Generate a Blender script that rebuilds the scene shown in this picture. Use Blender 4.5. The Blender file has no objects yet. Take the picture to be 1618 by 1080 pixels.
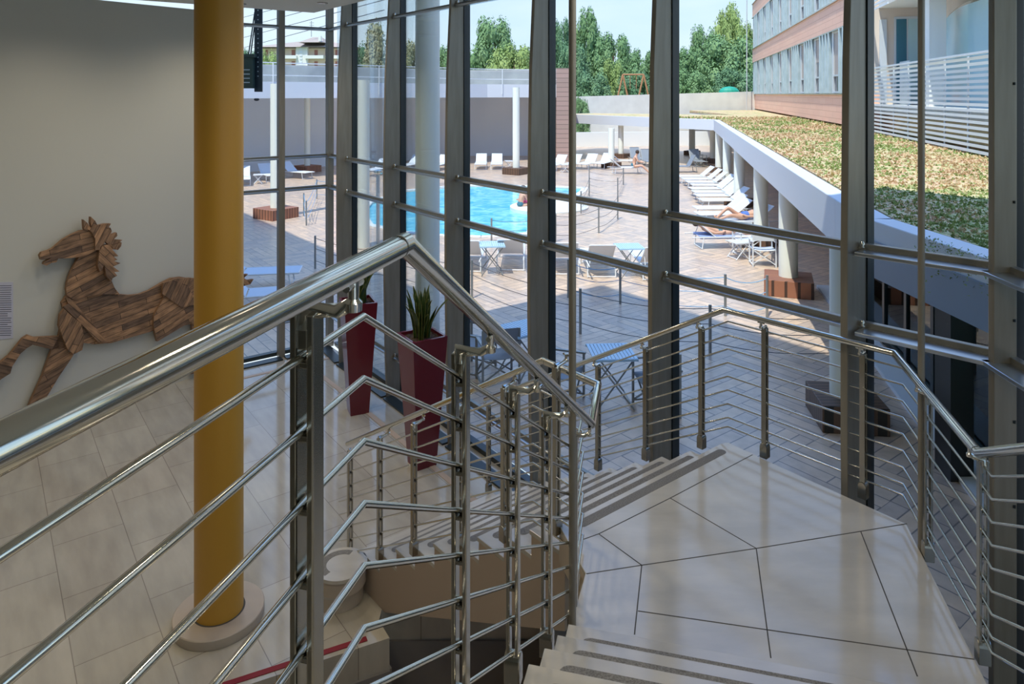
import bpy, bmesh, math, random
from mathutils import Vector, Matrix, Euler
random.seed(7)
SC = bpy.context.scene
COL = SC.collection
PI = math.pi
def R(a): return math.radians(a)
# ------------------------------------------------------------------ camera, light
F = 1120.0; H = 4.345; HX = 809.0; HY = 149.0     # focal length (px), eye height, principal point
cam = bpy.data.cameras.new('camera'); co = bpy.data.objects.new('camera', cam); COL.objects.link(co)
co.location = (0, 0, H); co.rotation_euler = (R(90), 0, 0)
cam.sensor_fit = 'HORIZONTAL'; cam.sensor_width = 36; cam.lens = F/1618*36
cam.shift_x = 0; cam.shift_y = -(540-HY)/1618
cam.clip_start = .05; cam.clip_end = 1500
SC.camera = co
SC.view_settings.view_transform = 'Standard'; SC.view_settings.look = 'None'
SC.view_settings.gamma = 1; SC.view_settings.exposure = .42
SC.view_settings.use_curve_mapping = False
w = bpy.data.worlds.new('world'); SC.world = w; w.use_nodes = True
wn = w.node_tree; wn.nodes.clear()
wo = wn.nodes.new('ShaderNodeOutputWorld'); bg = wn.nodes.new('ShaderNodeBackground')
tc = wn.nodes.new('ShaderNodeTexCoord'); sep = wn.nodes.new('ShaderNodeSeparateXYZ')
ramp = wn.nodes.new('ShaderNodeValToRGB')
ramp.color_ramp.elements[0].position = 0; ramp.color_ramp.elements[0].color = (.45, .52, .58, 1)
ramp.color_ramp.elements[1].position = .6; ramp.color_ramp.elements[1].color = (.12, .34, .92, 1)
e = ramp.color_ramp.elements.new(.18); e.color = (.32, .44, .58, 1)
nz = wn.nodes.new('ShaderNodeTexNoise'); nz.inputs['Scale'].default_value = 2.2; nz.inputs['Detail'].default_value = 5
mp = wn.nodes.new('ShaderNodeMapping'); mp.inputs['Scale'].default_value = (1, 1, 4)
cr = wn.nodes.new('ShaderNodeValToRGB'); cr.color_ramp.elements[0].position = .44; cr.color_ramp.elements[1].position = .72
mx = wn.nodes.new('ShaderNodeMixRGB'); mx.inputs[2].default_value = (.50, .55, .60, 1)
L = wn.links.new
L(tc.outputs['Generated'], sep.inputs[0]); L(sep.outputs[2], ramp.inputs[0])
L(tc.outputs['Generated'], mp.inputs[0]); L(mp.outputs[0], nz.inputs['Vector']); L(nz.outputs[0], cr.inputs[0])
L(cr.outputs[0], mx.inputs[0]); L(ramp.outputs[0], mx.inputs[1]); L(mx.outputs[0], bg.inputs[0])
bg.inputs[1].default_value = 1.55; L(bg.outputs[0], wo.inputs[0])
sun = bpy.data.lights.new('sun', 'SUN'); so = bpy.data.objects.new('sun', sun); COL.objects.link(so)
SUNH = Vector((.5, .866)); SUNEL = 62
sd = Vector((SUNH.x*math.cos(R(SUNEL)), SUNH.y*math.cos(R(SUNEL)), -math.sin(R(SUNEL))))
so.rotation_euler = sd.to_track_quat('-Z', 'Y').to_euler()
sun.energy = 3.9; sun.angle = R(.6); sun.color = (1, .95, .86)
# ------------------------------------------------------------------ pixel helpers
def G(x, y, z=0.0):
    Z = F*(H-z)/(y-HY); return Vector(((x-HX)*Z/F, Z, z))
def D(x, y, Z):
    return Vector(((x-HX)*Z/F, Z, H-(y-HY)*Z/F))
def V3(p, z): return Vector((p[0], p[1], z))
# ------------------------------------------------------------------ materials
M = {}
def mat(name, col, rough=.5, metal=0, noise=0, nscale=5, col2=None, bump=0, bscale=20, spec=.5, stretch=None, coat=0):
    m = bpy.data.materials.new(name); m.use_nodes = True; nt = m.node_tree
    b = nt.nodes['Principled BSDF']
    b.inputs['Base Color'].default_value = (*col, 1); b.inputs['Roughness'].default_value = rough
    b.inputs['Metallic'].default_value = metal; b.inputs['Specular IOR Level'].default_value = spec
    if coat: b.inputs['Coat Weight'].default_value = coat; b.inputs['Coat Roughness'].default_value = .05
    t = nt.nodes.new('ShaderNodeTexCoord')
    vec = t.outputs['Object']
    if stretch:
        k = nt.nodes.new('ShaderNodeMapping'); k.inputs['Scale'].default_value = stretch
        nt.links.new(vec, k.inputs[0]); vec = k.outputs[0]
    if col2:
        n = nt.nodes.new('ShaderNodeTexNoise'); n.inputs['Scale'].default_value = nscale; n.inputs['Detail'].default_value = 6
        r = nt.nodes.new('ShaderNodeValToRGB'); r.color_ramp.elements[0].position = .35; r.color_ramp.elements[1].position = .65
        r.color_ramp.elements[0].color = (*col, 1); r.color_ramp.elements[1].color = (*col2, 1)
        nt.links.new(vec, n.inputs['Vector']); nt.links.new(n.outputs[0], r.inputs[0]); nt.links.new(r.outputs[0], b.inputs['Base Color'])
    if bump:
        n = nt.nodes.new('ShaderNodeTexNoise'); n.inputs['Scale'].default_value = bscale; n.inputs['Detail'].default_value = 4
        bp = nt.nodes.new('ShaderNodeBump'); bp.inputs['Strength'].default_value = bump; bp.inputs['Distance'].default_value = .02
        nt.links.new(vec, n.inputs['Vector']); nt.links.new(n.outputs[0], bp.inputs['Height']); nt.links.new(bp.outputs[0], b.inputs['Normal'])
    M[name] = m; return m
def glassmat(name, tint, refl=1.0, base=.04):
    m = bpy.data.materials.new(name); m.use_nodes = True; nt = m.node_tree; nt.nodes.clear()
    o = nt.nodes.new('ShaderNodeOutputMaterial'); a = nt.nodes.new('ShaderNodeBsdfTransparent'); g = nt.nodes.new('ShaderNodeBsdfGlossy')
    a.inputs[0].default_value = (*tint, 1); g.inputs['Roughness'].default_value = .0; g.inputs['Color'].default_value = (.9, .97, 1, 1)
    fr = nt.nodes.new('ShaderNodeLayerWeight'); fr.inputs[0].default_value = .12
    mm = nt.nodes.new('ShaderNodeMath'); mm.operation = 'MULTIPLY'; mm.inputs[1].default_value = refl
    mxs = nt.nodes.new('ShaderNodeMixShader')
    nt.links.new(fr.outputs['Fresnel'], mm.inputs[0]); nt.links.new(mm.outputs[0], mxs.inputs[0])
    nt.links.new(a.outputs[0], mxs.inputs[1]); nt.links.new(g.outputs[0], mxs.inputs[2]); nt.links.new(mxs.outputs[0], o.inputs[0])
    M[name] = m
def brickmat(name, c1, c2, mortar, scale, rot=0, bw=.5, rh=.25, msize=.01, rough=.5, basket=False, noise=None, bump=0, spec=.5, vscale=None, plane='XY', offset=.5):
    m = bpy.data.materials.new(name); m.use_nodes = True; nt = m.node_tree; b = nt.nodes['Principled BSDF']
    b.inputs['Roughness'].default_value = rough; b.inputs['Specular IOR Level'].default_value = spec
    t = nt.nodes.new('ShaderNodeTexCoord'); k = nt.nodes.new('ShaderNodeMapping')
    src = t.outputs['Object']
    if plane != 'XY':
        s_ = nt.nodes.new('ShaderNodeSeparateXYZ'); c_ = nt.nodes.new('ShaderNodeCombineXYZ'); nt.links.new(src, s_.inputs[0])
        ad = nt.nodes.new('ShaderNodeMath'); ad.operation = 'ADD'
        if plane == 'YZ': nt.links.new(s_.outputs[1], c_.inputs[0])
        else: nt.links.new(s_.outputs[0], ad.inputs[0]); nt.links.new(s_.outputs[1], ad.inputs[1]); nt.links.new(ad.outputs[0], c_.inputs[0])
        nt.links.new(s_.outputs[2], c_.inputs[1]); src = c_.outputs[0]
    k.inputs['Rotation'].default_value = (0, 0, rot); k.inputs['Scale'].default_value = vscale or (1, 1, 1)
    nt.links.new(src, k.inputs[0])
    def br(rz):
        q = nt.nodes.new('ShaderNodeTexBrick'); q.inputs['Scale'].default_value = scale
        q.inputs['Color1'].default_value = (*c1, 1); q.inputs['Color2'].default_value = (*c2, 1); q.inputs['Mortar'].default_value = (*mortar, 1)
        q.inputs['Mortar Size'].default_value = msize; q.inputs['Brick Width'].default_value = bw; q.inputs['Row Height'].default_value = rh
        q.inputs['Mortar Smooth'].default_value = 0; q.offset = offset
        k2 = nt.nodes.new('ShaderNodeMapping'); k2.inputs['Rotation'].default_value = (0, 0, rz)
        nt.links.new(k.outputs[0], k2.inputs[0]); nt.links.new(k2.outputs[0], q.inputs['Vector']); return q
    q = br(0); out = q.outputs['Color']
    if basket:
        q2 = br(R(90)); ch = nt.nodes.new('ShaderNodeTexChecker'); ch.inputs['Scale'].default_value = basket
        nt.links.new(k.outputs[0], ch.inputs['Vector']); mx = nt.nodes.new('ShaderNodeMixRGB')
        nt.links.new(ch.outputs['Fac'], mx.inputs[0]); nt.links.new(q.outputs['Color'], mx.inputs[1]); nt.links.new(q2.outputs['Color'], mx.inputs[2]); out = mx.outputs[0]
    if noise:
        n = nt.nodes.new('ShaderNodeTexNoise'); n.inputs['Scale'].default_value = noise[0]; n.inputs['Detail'].default_value = 8
        k3 = nt.nodes.new('ShaderNodeMapping'); k3.inputs['Scale'].default_value = noise[3] if len(noise) > 3 else (1, 1, 1)
        nt.links.new(k.outputs[0], k3.inputs[0]); nt.links.new(k3.outputs[0], n.inputs['Vector'])
        rr = nt.nodes.new('ShaderNodeValToRGB'); rr.color_ramp.elements[0].position = .3; rr.color_ramp.elements[1].position = .7
        rr.color_ramp.elements[0].color = (*[noise[1]]*3, 1); rr.color_ramp.elements[1].color = (*[noise[2]]*3, 1)
        mu = nt.nodes.new('ShaderNodeMixRGB'); mu.blend_type = 'MULTIPLY'; mu.inputs[0].default_value = 1
        nt.links.new(n.outputs[0], rr.inputs[0]); nt.links.new(out, mu.inputs[1]); nt.links.new(rr.outputs[0], mu.inputs[2]); out = mu.outputs[0]
    nt.links.new(out, b.inputs['Base Color'])
    if bump:
        bp = nt.nodes.new('ShaderNodeBump'); bp.inputs['Strength'].default_value = bump; bp.inputs['Distance'].default_value = .01
        nt.links.new(q.outputs['Fac'], bp.inputs['Height']); bp.invert = True; nt.links.new(bp.outputs[0], b.inputs['Normal'])
    M[name] = m
FA = math.atan2(-.797, .604)            # direction of the curtain wall
mat('chrome', (.74, .72, .65), .11, 1)
mat('steel_dark', (.42, .40, .35), .22, 1)
mat('mullion', (.24, .22, .18), .36, .3, col2=(.29, .27, .225), nscale=3, stretch=(6, 6, .6))
mat('gasket', (.02, .03, .035), .35)
mat('transom_plate', (.62, .66, .70), .28, 1); mat('transom', (.24, .24, .22), .3, .6)
mat('wall_white', (.56, .56, .51), .85)
mat('ceiling_white', (.74, .74, .68), .9)
mat('yellow_paint', (.54, .285, .035), .42, bump=.03, bscale=80)
brickmat('lobby_floor', (.50, .46, .38), (.44, .405, .335), (.27, .24, .20), 1.0, rot=-FA, bw=.9, rh=.6, msize=.0035, rough=.10, noise=(1.6, .84, 1.08, (1, 4, 1)), spec=.75)
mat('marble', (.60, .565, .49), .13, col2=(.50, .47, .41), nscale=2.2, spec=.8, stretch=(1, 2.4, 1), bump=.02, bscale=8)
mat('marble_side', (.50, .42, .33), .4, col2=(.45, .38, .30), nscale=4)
mat('joint', (.08, .075, .065), .8)
mat('grip', (.15, .14, .125), .8, col2=(.27, .26, .24), nscale=150)
mat('plaster_beige', (.50, .40, .31), .8)
mat('basement_grey', (.24, .225, .21), .7)
mat('basement_floor', (.5, .38, .28), .5)
mat('burgundy', (.135, .008, .020), .32, coat=.3)
mat('red_strip', (.22, .008, .02), .7)
mat('rim_violet', (.16, .02, .05), .2, coat=.6)
mat('soil', (.02, .014, .01), .9, col2=(.09, .05, .03), nscale=60)
mat('leaf_dark', (.022, .055, .012), .4, col2=(.04, .09, .02), nscale=14, stretch=(1, 1, 5))
mat('leaf_edge', (.24, .24, .06), .5)
mat('paper', (.50, .50, .58), .8); mat('ink', (.07, .07, .10), .8)
mat('white_paint', (.80, .80, .77), .5); mat('white_metal', (.72, .74, .77), .35)
mat('column_cream', (.82, .82, .73), .55)
mat('fascia', (.66, .68, .72), .5)
mat('concrete', (.74, .73, .68), .8, col2=(.66, .65, .61), nscale=1.2, bump=.1)
mat('wall_lilac', (.80, .84, .90), .7, col2=(.76, .80, .87), nscale=.6)
brickmat('deck', (.70, .50, .35), (.50, .385, .31), (.22, .18, .16), 1.0, rot=-FA, bw=1.2, rh=.2, msize=.008, rough=.30, basket=1/1.2, noise=(5, .82, 1.12, (1, 1, 1)), spec=.55)
brickmat('wood_dark', (.16, .085, .05), (.12, .065, .04), (.02, .015, .01), 1.0, bw=3, rh=.09, msize=.008, rough=.5)
brickmat('wood_red', (.36, .15, .08), (.30, .12, .07), (.06, .03, .02), 1.0, bw=3, rh=.09, msize=.01, rough=.6)
brickmat('cladding_brown', (.42, .28, .24), (.36, .25, .21), (.20, .14, .12), 1.0, bw=6, rh=.3, msize=.02, rough=.7, plane='XZ')
brickmat('terracotta', (.88, .53, .39), (.84, .49, .36), (.64, .36, .26), 1.0, bw=1.6, rh=.32, msize=.012, rough=.7, plane='YZ')
mat('zinc', (.55, .64, .67), .4, .1, col2=(.45, .54, .57), nscale=2); mat('win_frame', (.62, .65, .68), .4, .2)
mat('win_dark', (.10, .10, .12), .12); mat('blind', (.42, .35, .31), .6)
mat('beige_stucco', (.68, .57, .48), .8)
mat('teal_glass', (.42, .60, .64), .1)
mat('sling_white', (.62, .66, .72), .7); mat('sling_grey', (.24, .26, .29), .6); mat('frame_alu', (.62, .64, .66), .3, .4)
mat('table_blue', (.42, .60, .76), .3); mat('frame_grey', (.30, .31, .31), .35, .5)
mat('skin', (.62, .36, .25), .5); mat('hair', (.05, .03, .02), .7)
mat('cloth_blue', (.10, .20, .60), .8); mat('towel_blue', (.34, .44, .74), .8); mat('cloth_pink', (.70, .12, .28), .8); mat('cloth_teal', (.04, .16, .22), .7)
mat('trunk', (.12, .085, .06), .9)
mat('green_box', (.035, .065, .055), .5)
mat('navy_mast', (.02, .035, .05), .45)
mat('roof_tile', (.42, .34, .29), .9, col2=(.35, .28, .24), nscale=3)
mat('house_cream', (.72, .58, .44), .8); mat('house_white', (.76, .74, .68), .8); mat('shutter', (.36, .15, .11), .7)
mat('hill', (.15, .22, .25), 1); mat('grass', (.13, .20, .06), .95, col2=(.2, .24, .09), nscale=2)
mat('rope_blue', (.10, .34, .62), .5); mat('cable', (.10, .11, .13), .4, .6)
mat('black_pillar', (.018, .018, .02), .35)
glassmat('glass', (.93, .965, .965), .55)
glassmat('glass_teal', (.55, .72, .70), 1.6)
glassmat('glass_far', (.95, .97, .97), .15)
# leaves with translucent light
def leafmat(name, a, b_):
    m = mat(name, a, .75, col2=b_, nscale=1.1, spec=.25)
    bs = m.node_tree.nodes['Principled BSDF']
    return m
leafmat('leaf_bright', (.24, .34, .10), (.36, .44, .16)); leafmat('leaf_mid', (.15, .27, .11), (.24, .36, .16))
leafmat('leaf_deep', (.11, .22, .11), (.19, .30, .15)); leafmat('leaf_olive', (.27, .30, .15), (.38, .34, .20))
# sedum
m = mat('sedum', (.42, .36, .16), .95); nt = m.node_tree; b = nt.nodes['Principled BSDF']
t = nt.nodes.new('ShaderNodeTexCoord')
n1 = nt.nodes.new('ShaderNodeTexNoise'); n1.inputs['Scale'].default_value = .8; n1.inputs['Detail'].default_value = 3
n2 = nt.nodes.new('ShaderNodeTexNoise'); n2.inputs['Scale'].default_value = 3.5; n2.inputs['Detail'].default_value = 8
ad = nt.nodes.new('ShaderNodeMath'); ad.operation = 'MULTIPLY_ADD'; ad.inputs[1].default_value = .55
r = nt.nodes.new('ShaderNodeValToRGB'); cr_ = r.color_ramp
cr_.elements[0].position = .50; cr_.elements[0].color = (.15, .21, .05, 1); cr_.elements[1].position = 1.0; cr_.elements[1].color = (.62, .36, .20, 1)
for p, c in ((.62, (.36, .37, .14)), (.72, (.60, .50, .26)), (.80, (.64, .46, .28)), (.88, (.52, .34, .20))):
    q = cr_.elements.new(p); q.color = (*c, 1)
mu = nt.nodes.new('ShaderNodeMath'); mu.operation = 'MULTIPLY'; mu.inputs[1].default_value = .95
nt.links.new(t.outputs['Object'], n1.inputs['Vector']); nt.links.new(t.outputs['Object'], n2.inputs['Vector'])
nt.links.new(n1.outputs[0], ad.inputs[0]); nt.links.new(n2.outputs[0], mu.inputs[0]); nt.links.new(mu.outputs[0], ad.inputs[2]); nt.links.new(ad.outputs[0], r.inputs[0]); nt.links.new(r.outputs[0], b.inputs['Base Color'])
bp = nt.nodes.new('ShaderNodeBump'); bp.inputs['Strength'].default_value = .8; bp.inputs['Distance'].default_value = .08
nt.links.new(n2.outputs[0], bp.inputs['Height']); nt.links.new(bp.outputs[0], b.inputs['Normal'])
# pool water
m = mat('water', (.10, .58, .78), .04, spec=.6); nt = m.node_tree; b = nt.nodes['Principled BSDF']
t = nt.nodes.new('ShaderNodeTexCoord'); vo = nt.nodes.new('ShaderNodeTexNoise'); vo.inputs['Scale'].default_value = 1.6; vo.inputs['Detail'].default_value = 5; vo.inputs['Distortion'].default_value = 1.5
rr = nt.nodes.new('ShaderNodeValToRGB'); rr.color_ramp.elements[0].position = .38; rr.color_ramp.elements[1].position = .66
rr.color_ramp.elements[0].color = (.04, .50, .74, 1); rr.color_ramp.elements[1].color = (.30, .80, .90, 1)
bp = nt.nodes.new('ShaderNodeBump'); bp.inputs['Strength'].default_value = .25; bp.inputs['Distance'].default_value = .05
nt.links.new(t.outputs['Object'], vo.inputs['Vector']); nt.links.new(vo.outputs[0], rr.inputs[0]); nt.links.new(rr.outputs[0], b.inputs['Base Color'])
nt.links.new(vo.outputs[0], bp.inputs['Height']); nt.links.new(bp.outputs[0], b.inputs['Normal'])
# reclaimed wood of the horse, grain at several angles
for i, ang in enumerate((8, -50, 20, 62, -30)):
    brickmat('horse_wood_%d' % i, (.46, .26, .135), (.16, .10, .065), (.05, .028, .015), 1.0, rot=R(-ang), bw=.75, rh=.085, msize=.003, rough=.65, noise=(7, .42, 1.2, (1, 5, 1)), bump=.2)
mat('horse_edge', (.27, .155, .085), .7)
# ------------------------------------------------------------------ mesh builder
class MB:
    def __init__(s): s.v = []; s.f = []
    def add(s, vs, fs):
        o = len(s.v); s.v += [tuple(v) for v in vs]; s.f += [tuple(i+o for i in f) for f in fs]; return s
    def box(s, c, sz, rz=0, mtx=None):
        c = Vector(c); vs = []
        m = mtx or Matrix.Rotation(rz, 3, 'Z')
        for dx in (-.5, .5):
            for dy in (-.5, .5):
                for dz in (-.5, .5): vs.append(c + m @ Vector((dx*sz[0], dy*sz[1], dz*sz[2])))
        return s.add(vs, [(0, 1, 3, 2), (4, 6, 7, 5), (0, 4, 5, 1), (2, 3, 7, 6), (0, 2, 6, 4), (1, 5, 7, 3)])
    def bar(s, a, b, w_, h_, up=(0, 0, 1)):
        a = Vector(a); b = Vector(b); d = b-a; L_ = d.length
        if L_ < 1e-6: return s
        d.normalize(); u = Vector(up)
        if abs(d.dot(u)) > .99: u = Vector((1, 0, 0)) if abs(d.x) < .9 else Vector((0, 1, 0))
        x = d.cross(u).normalized(); u2 = x.cross(d)
        m = Matrix((d, x, u2)).transposed()
        return s.box((a+b)/2, (L_, w_, h_), mtx=m)
    def prism(s, poly, z0, z1):
        n = len(poly)
        ar = sum(poly[i][0]*poly[(i+1) % n][1]-poly[(i+1) % n][0]*poly[i][1] for i in range(n))
        if ar < 0: poly = poly[::-1]
        vs = [(p[0], p[1], z0) for p in poly]+[(p[0], p[1], z1) for p in poly]
        fs = [tuple(range(n))[::-1], tuple(range(n, 2*n))]+[(i, (i+1) % n, (i+1) % n+n, i+n) for i in range(n)]
        return s.add(vs, fs)
    def extr(s, poly3, vec):           # closed 3d polygon extruded by a vector
        n = len(poly3); vec = Vector(vec)
        vs = [Vector(p) for p in poly3]+[Vector(p)+vec for p in poly3]
        return s.add(vs, [tuple(range(n))[::-1], tuple(range(n, 2*n))]+[(i, (i+1) % n, (i+1) % n+n, i+n) for i in range(n)])
    def tube(s, pts, r, n=10, cap=True):
        pts = [Vector(p) for p in pts]; rs = r if isinstance(r, (list, tuple)) else [r]*len(pts)
        rings = []; ref = None
        for i, p in enumerate(pts):
            if i == 0: t_ = (pts[1]-p).normalized(); k = 1; bis = t_
            elif i == len(pts)-1: t_ = (p-pts[i-1]).normalized(); bis = t_
            else:
                a = (p-pts[i-1]).normalized(); b_ = (pts[i+1]-p).normalized(); bis = (a+b_).normalized() if (a+b_).length > 1e-4 else a
            if ref is None:
                ref = Vector((0, 0, 1)) if abs(bis.z) < .9 else Vector((1, 0, 0))
            base = t_ if i == 0 else (pts[i]-pts[i-1]).normalized()
            x = base.cross(ref).normalized(); y = base.cross(x).normalized()
            ring = []
            for j in range(n):
                a_ = 2*PI*j/n; o = (x*math.cos(a_)+y*math.sin(a_))*rs[i]
                if 0 < i < len(pts)-1:       # slide along the incoming direction onto the mitre plane
                    den = base.dot(bis); o = o - base*(o.dot(bis)/max(den, .3))
                ring.append(p+o)
            rings.append(ring); ref = y*-1 if False else ref
        vs = [v for rg in rings for v in rg]; fs = []
        for i in range(len(rings)-1):
            for j in range(n):
                a = i*n+j; b_ = i*n+(j+1) % n; fs.append((a, b_, b_+n, a+n))
        if cap: fs += [tuple(range(n))[::-1], tuple(range((len(rings)-1)*n, len(rings)*n))]
        return s.add(vs, fs)
    def lathe(s, c, prof, n=24):
        vs = []; c = Vector(c)
        for r_, z in prof:
            for j in range(n): a = 2*PI*j/n; vs.append(c+Vector((r_*math.cos(a), r_*math.sin(a), z)))
        fs = [(i*n+j, i*n+(j+1) % n, (i+1)*n+(j+1) % n, (i+1)*n+j) for i in range(len(prof)-1) for j in range(n)]
        fs += [tuple(range(n))[::-1], tuple(range((len(prof)-1)*n, len(prof)*n))]
        return s.add(vs, fs)
    def ball(s, c, r_, n=8, sc=(1, 1, 1)):
        prof = [(max(.001, math.sin(PI*i/n)), -math.cos(PI*i/n)) for i in range(n+1)]; k = len(s.v)
        s.lathe((0, 0, 0), prof, n*2)
        for i in range(k, len(s.v)): v = s.v[i]; s.v[i] = (c[0]+v[0]*r_*sc[0], c[1]+v[1]*r_*sc[1], c[2]+v[2]*r_*sc[2])
        return s
    def build(s, name, m, parent=None, smooth=False, loc=None, bevel=0):
        me = bpy.data.meshes.new(name); vs = s.v
        o = bpy.data.objects.new(name, me)
        if loc is not None:
            vs = [(v[0]-loc[0], v[1]-loc[1], v[2]-loc[2]) for v in vs]; o.location = loc
        me.from_pydata(vs, [], s.f); me.update()
        me.materials.append(M[m] if isinstance(m, str) else m)
        bm = bmesh.new(); bm.from_mesh(me); bmesh.ops.recalc_face_normals(bm, faces=bm.faces); bm.to_mesh(me); bm.free()
        if smooth:
            for p in me.polygons: p.use_smooth = True
            me.set_sharp_from_angle(angle=R(40))
        COL.objects.link(o)
        if bevel:
            b_ = o.modifiers.new('bevel', 'BEVEL'); b_.width = bevel; b_.segments = 2; b_.limit_method = 'ANGLE'
        if parent: o.parent = parent; 
        return o
def tag(o, label=None, cat=None, group=None, kind=None):
    if label: o['label'] = label
    if cat: o['category'] = cat
    if group: o['group'] = group
    if kind: o['kind'] = kind
    return o
def empty(name, loc=(0, 0, 0), rz=0, **k):
    o = bpy.data.objects.new(name, None); COL.objects.link(o); o.location = loc; o.rotation_euler = (0, 0, rz); o.empty_display_size = .1
    return tag(o, **k)
def struct(o, label=None): o['kind'] = 'structure'; o['category'] = o.name.split('.')[0].split('_')[0]; o['label'] = label or o.name.replace('_', ' '); return o
CH = {}
def kids(o): return [c for c in bpy.data.objects if c.parent == o]
def copy_tree(o, parent=None):
    c = o.copy(); COL.objects.link(c)
    if parent: c.parent = parent
    for ch in kids(o):
        if ch is not c: copy_tree(ch, c)
    return c
def E2(v): return Vector((v[0], v[1]))
# ------------------------------------------------------------------ plan geometry
E = Vector((.604, -.797)); NIN = Vector((-.797, -.604))          # curtain wall direction, inward normal
BR = [E2(p) for p in ((-2.684, 11.52), (-1.696, 10.24), (-.685, 8.87), (.313, 7.54), (1.33, 6.222), (2.37, 4.87))]
CN = Vector((-3.155, 12.27)); CR = Vector((2.95, 4.28)); WL = Vector((-4.78, 11.05))
WD = Vector((-.6, -.8))                                           # white wall direction
LE = WL + WD*17
# ---- lobby floor with stair well
RW = Vector((-.07, -1)).normalized()
RE = CR + RW*9
well = [(-2.2, 5.1), (-.98, 5.67), (-1.10, 5.86), (-1.10, 5.98), (.32, 5.98), (.32, 3.2), (-.2, .6), (-2.6, .6)]
def poly_with_hole(outer, hole, z, name, m):
    bm = bmesh.new()
    eds = []
    for ring in (outer, hole):
        vs = [bm.verts.new((p[0], p[1], z)) for p in ring]
        eds += [bm.edges.new((vs[i], vs[(i+1) % len(vs)])) for i in range(len(vs))]
    bmesh.ops.triangle_fill(bm, use_beauty=True, use_dissolve=False, edges=eds)
    for f in bm.faces: f.normal_update()
    for f in bm.faces:
        if f.normal.z < 0: f.normal_flip()
    ret = bmesh.ops.extrude_face_region(bm, geom=bm.faces[:])
    bmesh.ops.translate(bm, verts=[v for v in ret['geom'] if isinstance(v, bmesh.types.BMVert)], vec=(0, 0, -.25))
    bmesh.ops.recalc_face_normals(bm, faces=bm.faces)
    me = bpy.data.meshes.new(name); bm.to_mesh(me); bm.free(); me.materials.append(M[m])
    o = bpy.data.objects.new(name, me); COL.objects.link(o); return o
room = [WL, CN, CR, RE, LE + Vector((6, -9.0)), LE]
fl = poly_with_hole(room, well, 0, 'floor', 'lobby_floor'); struct(fl, 'polished pale stone floor of the lobby')
wl = MB()
for i in range(len(well)):
    a, b_ = well[i], well[(i+1) % len(well)]
    wl.bar((a[0], a[1], -.88), (b_[0], b_[1], -.88), .04, 1.26)
struct(wl.build('wall_well', 'basement_grey'), 'grey walls of the stair well below the stairs')
bf = MB(); bf.prism([(p[0]*1.02, p[1]*1.0) for p in well], -1.6, -1.5)
struct(bf.build('floor_lower', 'basement_floor'), 'brown floor at the bottom of the stair well')
st = MB(); st.bar((-2.5, 5.04, .003), (-1.16, 5.66, .003), .05, .006)
tag(st.build('floor_strip', 'red_strip'), 'burgundy strip set in the floor along the stair well edge', 'floor strip')
# ---- white wall, back wall, ceiling
def wallseg(name, a, b_, z0, z1, m, off, label, th=.2):
    a = Vector(a); b_ = Vector(b_); d = (b_-a).normalized(); n_ = Vector((-d.y, d.x))*off
    o = MB().prism([a, b_, b_+n_*th, a+n_*th], z0, z1).build(name, m); return struct(o, label)
wallseg('wall_left', WL, LE, 0, 5.65, 'wall_white', -1 if (Vector((-WD.y, WD.x)).dot(Vector((1, 0))) > 0) else 1, 'plain white plaster wall behind the wooden horse')
wallseg('wall_back', LE, LE+Vector((6, -9)), 0, 5.65, 'wall_white', 1, 'white wall behind the camera')
wallseg('wall_rear', LE+Vector((6, -9)), RE, 0, 5.65, 'wall_white', 1, 'white wall behind the upper floor')
CI = [Vector((-7, 9.1))]
c0 = Vector((-3.17, 11.35)); cl_ = c0 + Vector((-.797, -.604))*2.6
c1 = c0 + E*6.6
c1 = c0 + E*9.3
ceil = [cl_, c0, c1, c1+Vector((0, -7)), LE+Vector((6, -9.2)), LE+Vector((-.3, 0))]
struct(MB().prism(ceil, 5.65, 5.95).build('ceiling', 'ceiling_white'), 'flat white ceiling slab of the lobby')
roof = [WL+Vector((-2, -1.2)), CN+Vector((-.1, .3)), CR+Vector((.35, .0)), RE+Vector((.4, 0)), LE+Vector((6, -9.4)), LE+Vector((-.5, 0))]
struct(MB().prism(roof, 6.12, 6.42).build('ceiling_roof', 'white_paint'), 'flat roof slab above the glazing')
B5 = E2((1.33, 6.222))
def EN(e_, o_): return B5+E*e_-NIN*o_
rb = MB().prism([EN(-34, -3.3), EN(-4.8, -3.3), EN(-4.8, .2), EN(.8, .2), EN(.8, 1.7), EN(12, 1.7), EN(12, -16), EN(-34, -16)], 6.42, 13.0)
rb.prism([EN(-34, -3.4), EN(-12.2, -3.4), EN(-12.2, -16), EN(-34, -16)], 0, 6.42)
struct(rb.build('wall_upper', 'wall_white'), 'upper storeys of the building above the lobby')
# recessed ceiling lights: a few in view, most added to brighten the interior
k_ = 0
for (px_, py_) in ((-3.9, 10.2), (-2.7, 10.1), (-5.0, 8.3), (-3.2, 8.2), (-4.6, 5.8), (-2.0, 7.0), (-.6, 5.2), (.9, 3.2), (-6.5, 5.2), (-2.2, 3.2), (.3, 1.0), (-4.5, 2.0)):
    dl = empty('ceiling_spotlight', (px_, py_, 5.65), label='small round recessed spotlight in the white ceiling', cat='ceiling light', group='recessed spotlights in the ceiling')
    rr_ = MB().lathe((0, 0, -.012), [(.075, 0), (.075, .012), (.055, .012), (.055, .004)], 20).build('ring', 'steel_dark', dl)
    dd = MB().lathe((0, 0, -.004), [(.05, 0), (.05, .003)], 16).build('lens', 'win_dark', dl)
    la = bpy.data.lights.new('spotlight_fill_lamp', 'SPOT'); la.energy = 52; la.spot_size = R(150); la.spot_blend = .8; la.shadow_soft_size = .15; la.color = (1, .87, .68)
    lo = bpy.data.objects.new('spotlight_fill_lamp', la); COL.objects.link(lo); lo.parent = dl; lo.location = (0, 0, -.06)
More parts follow.
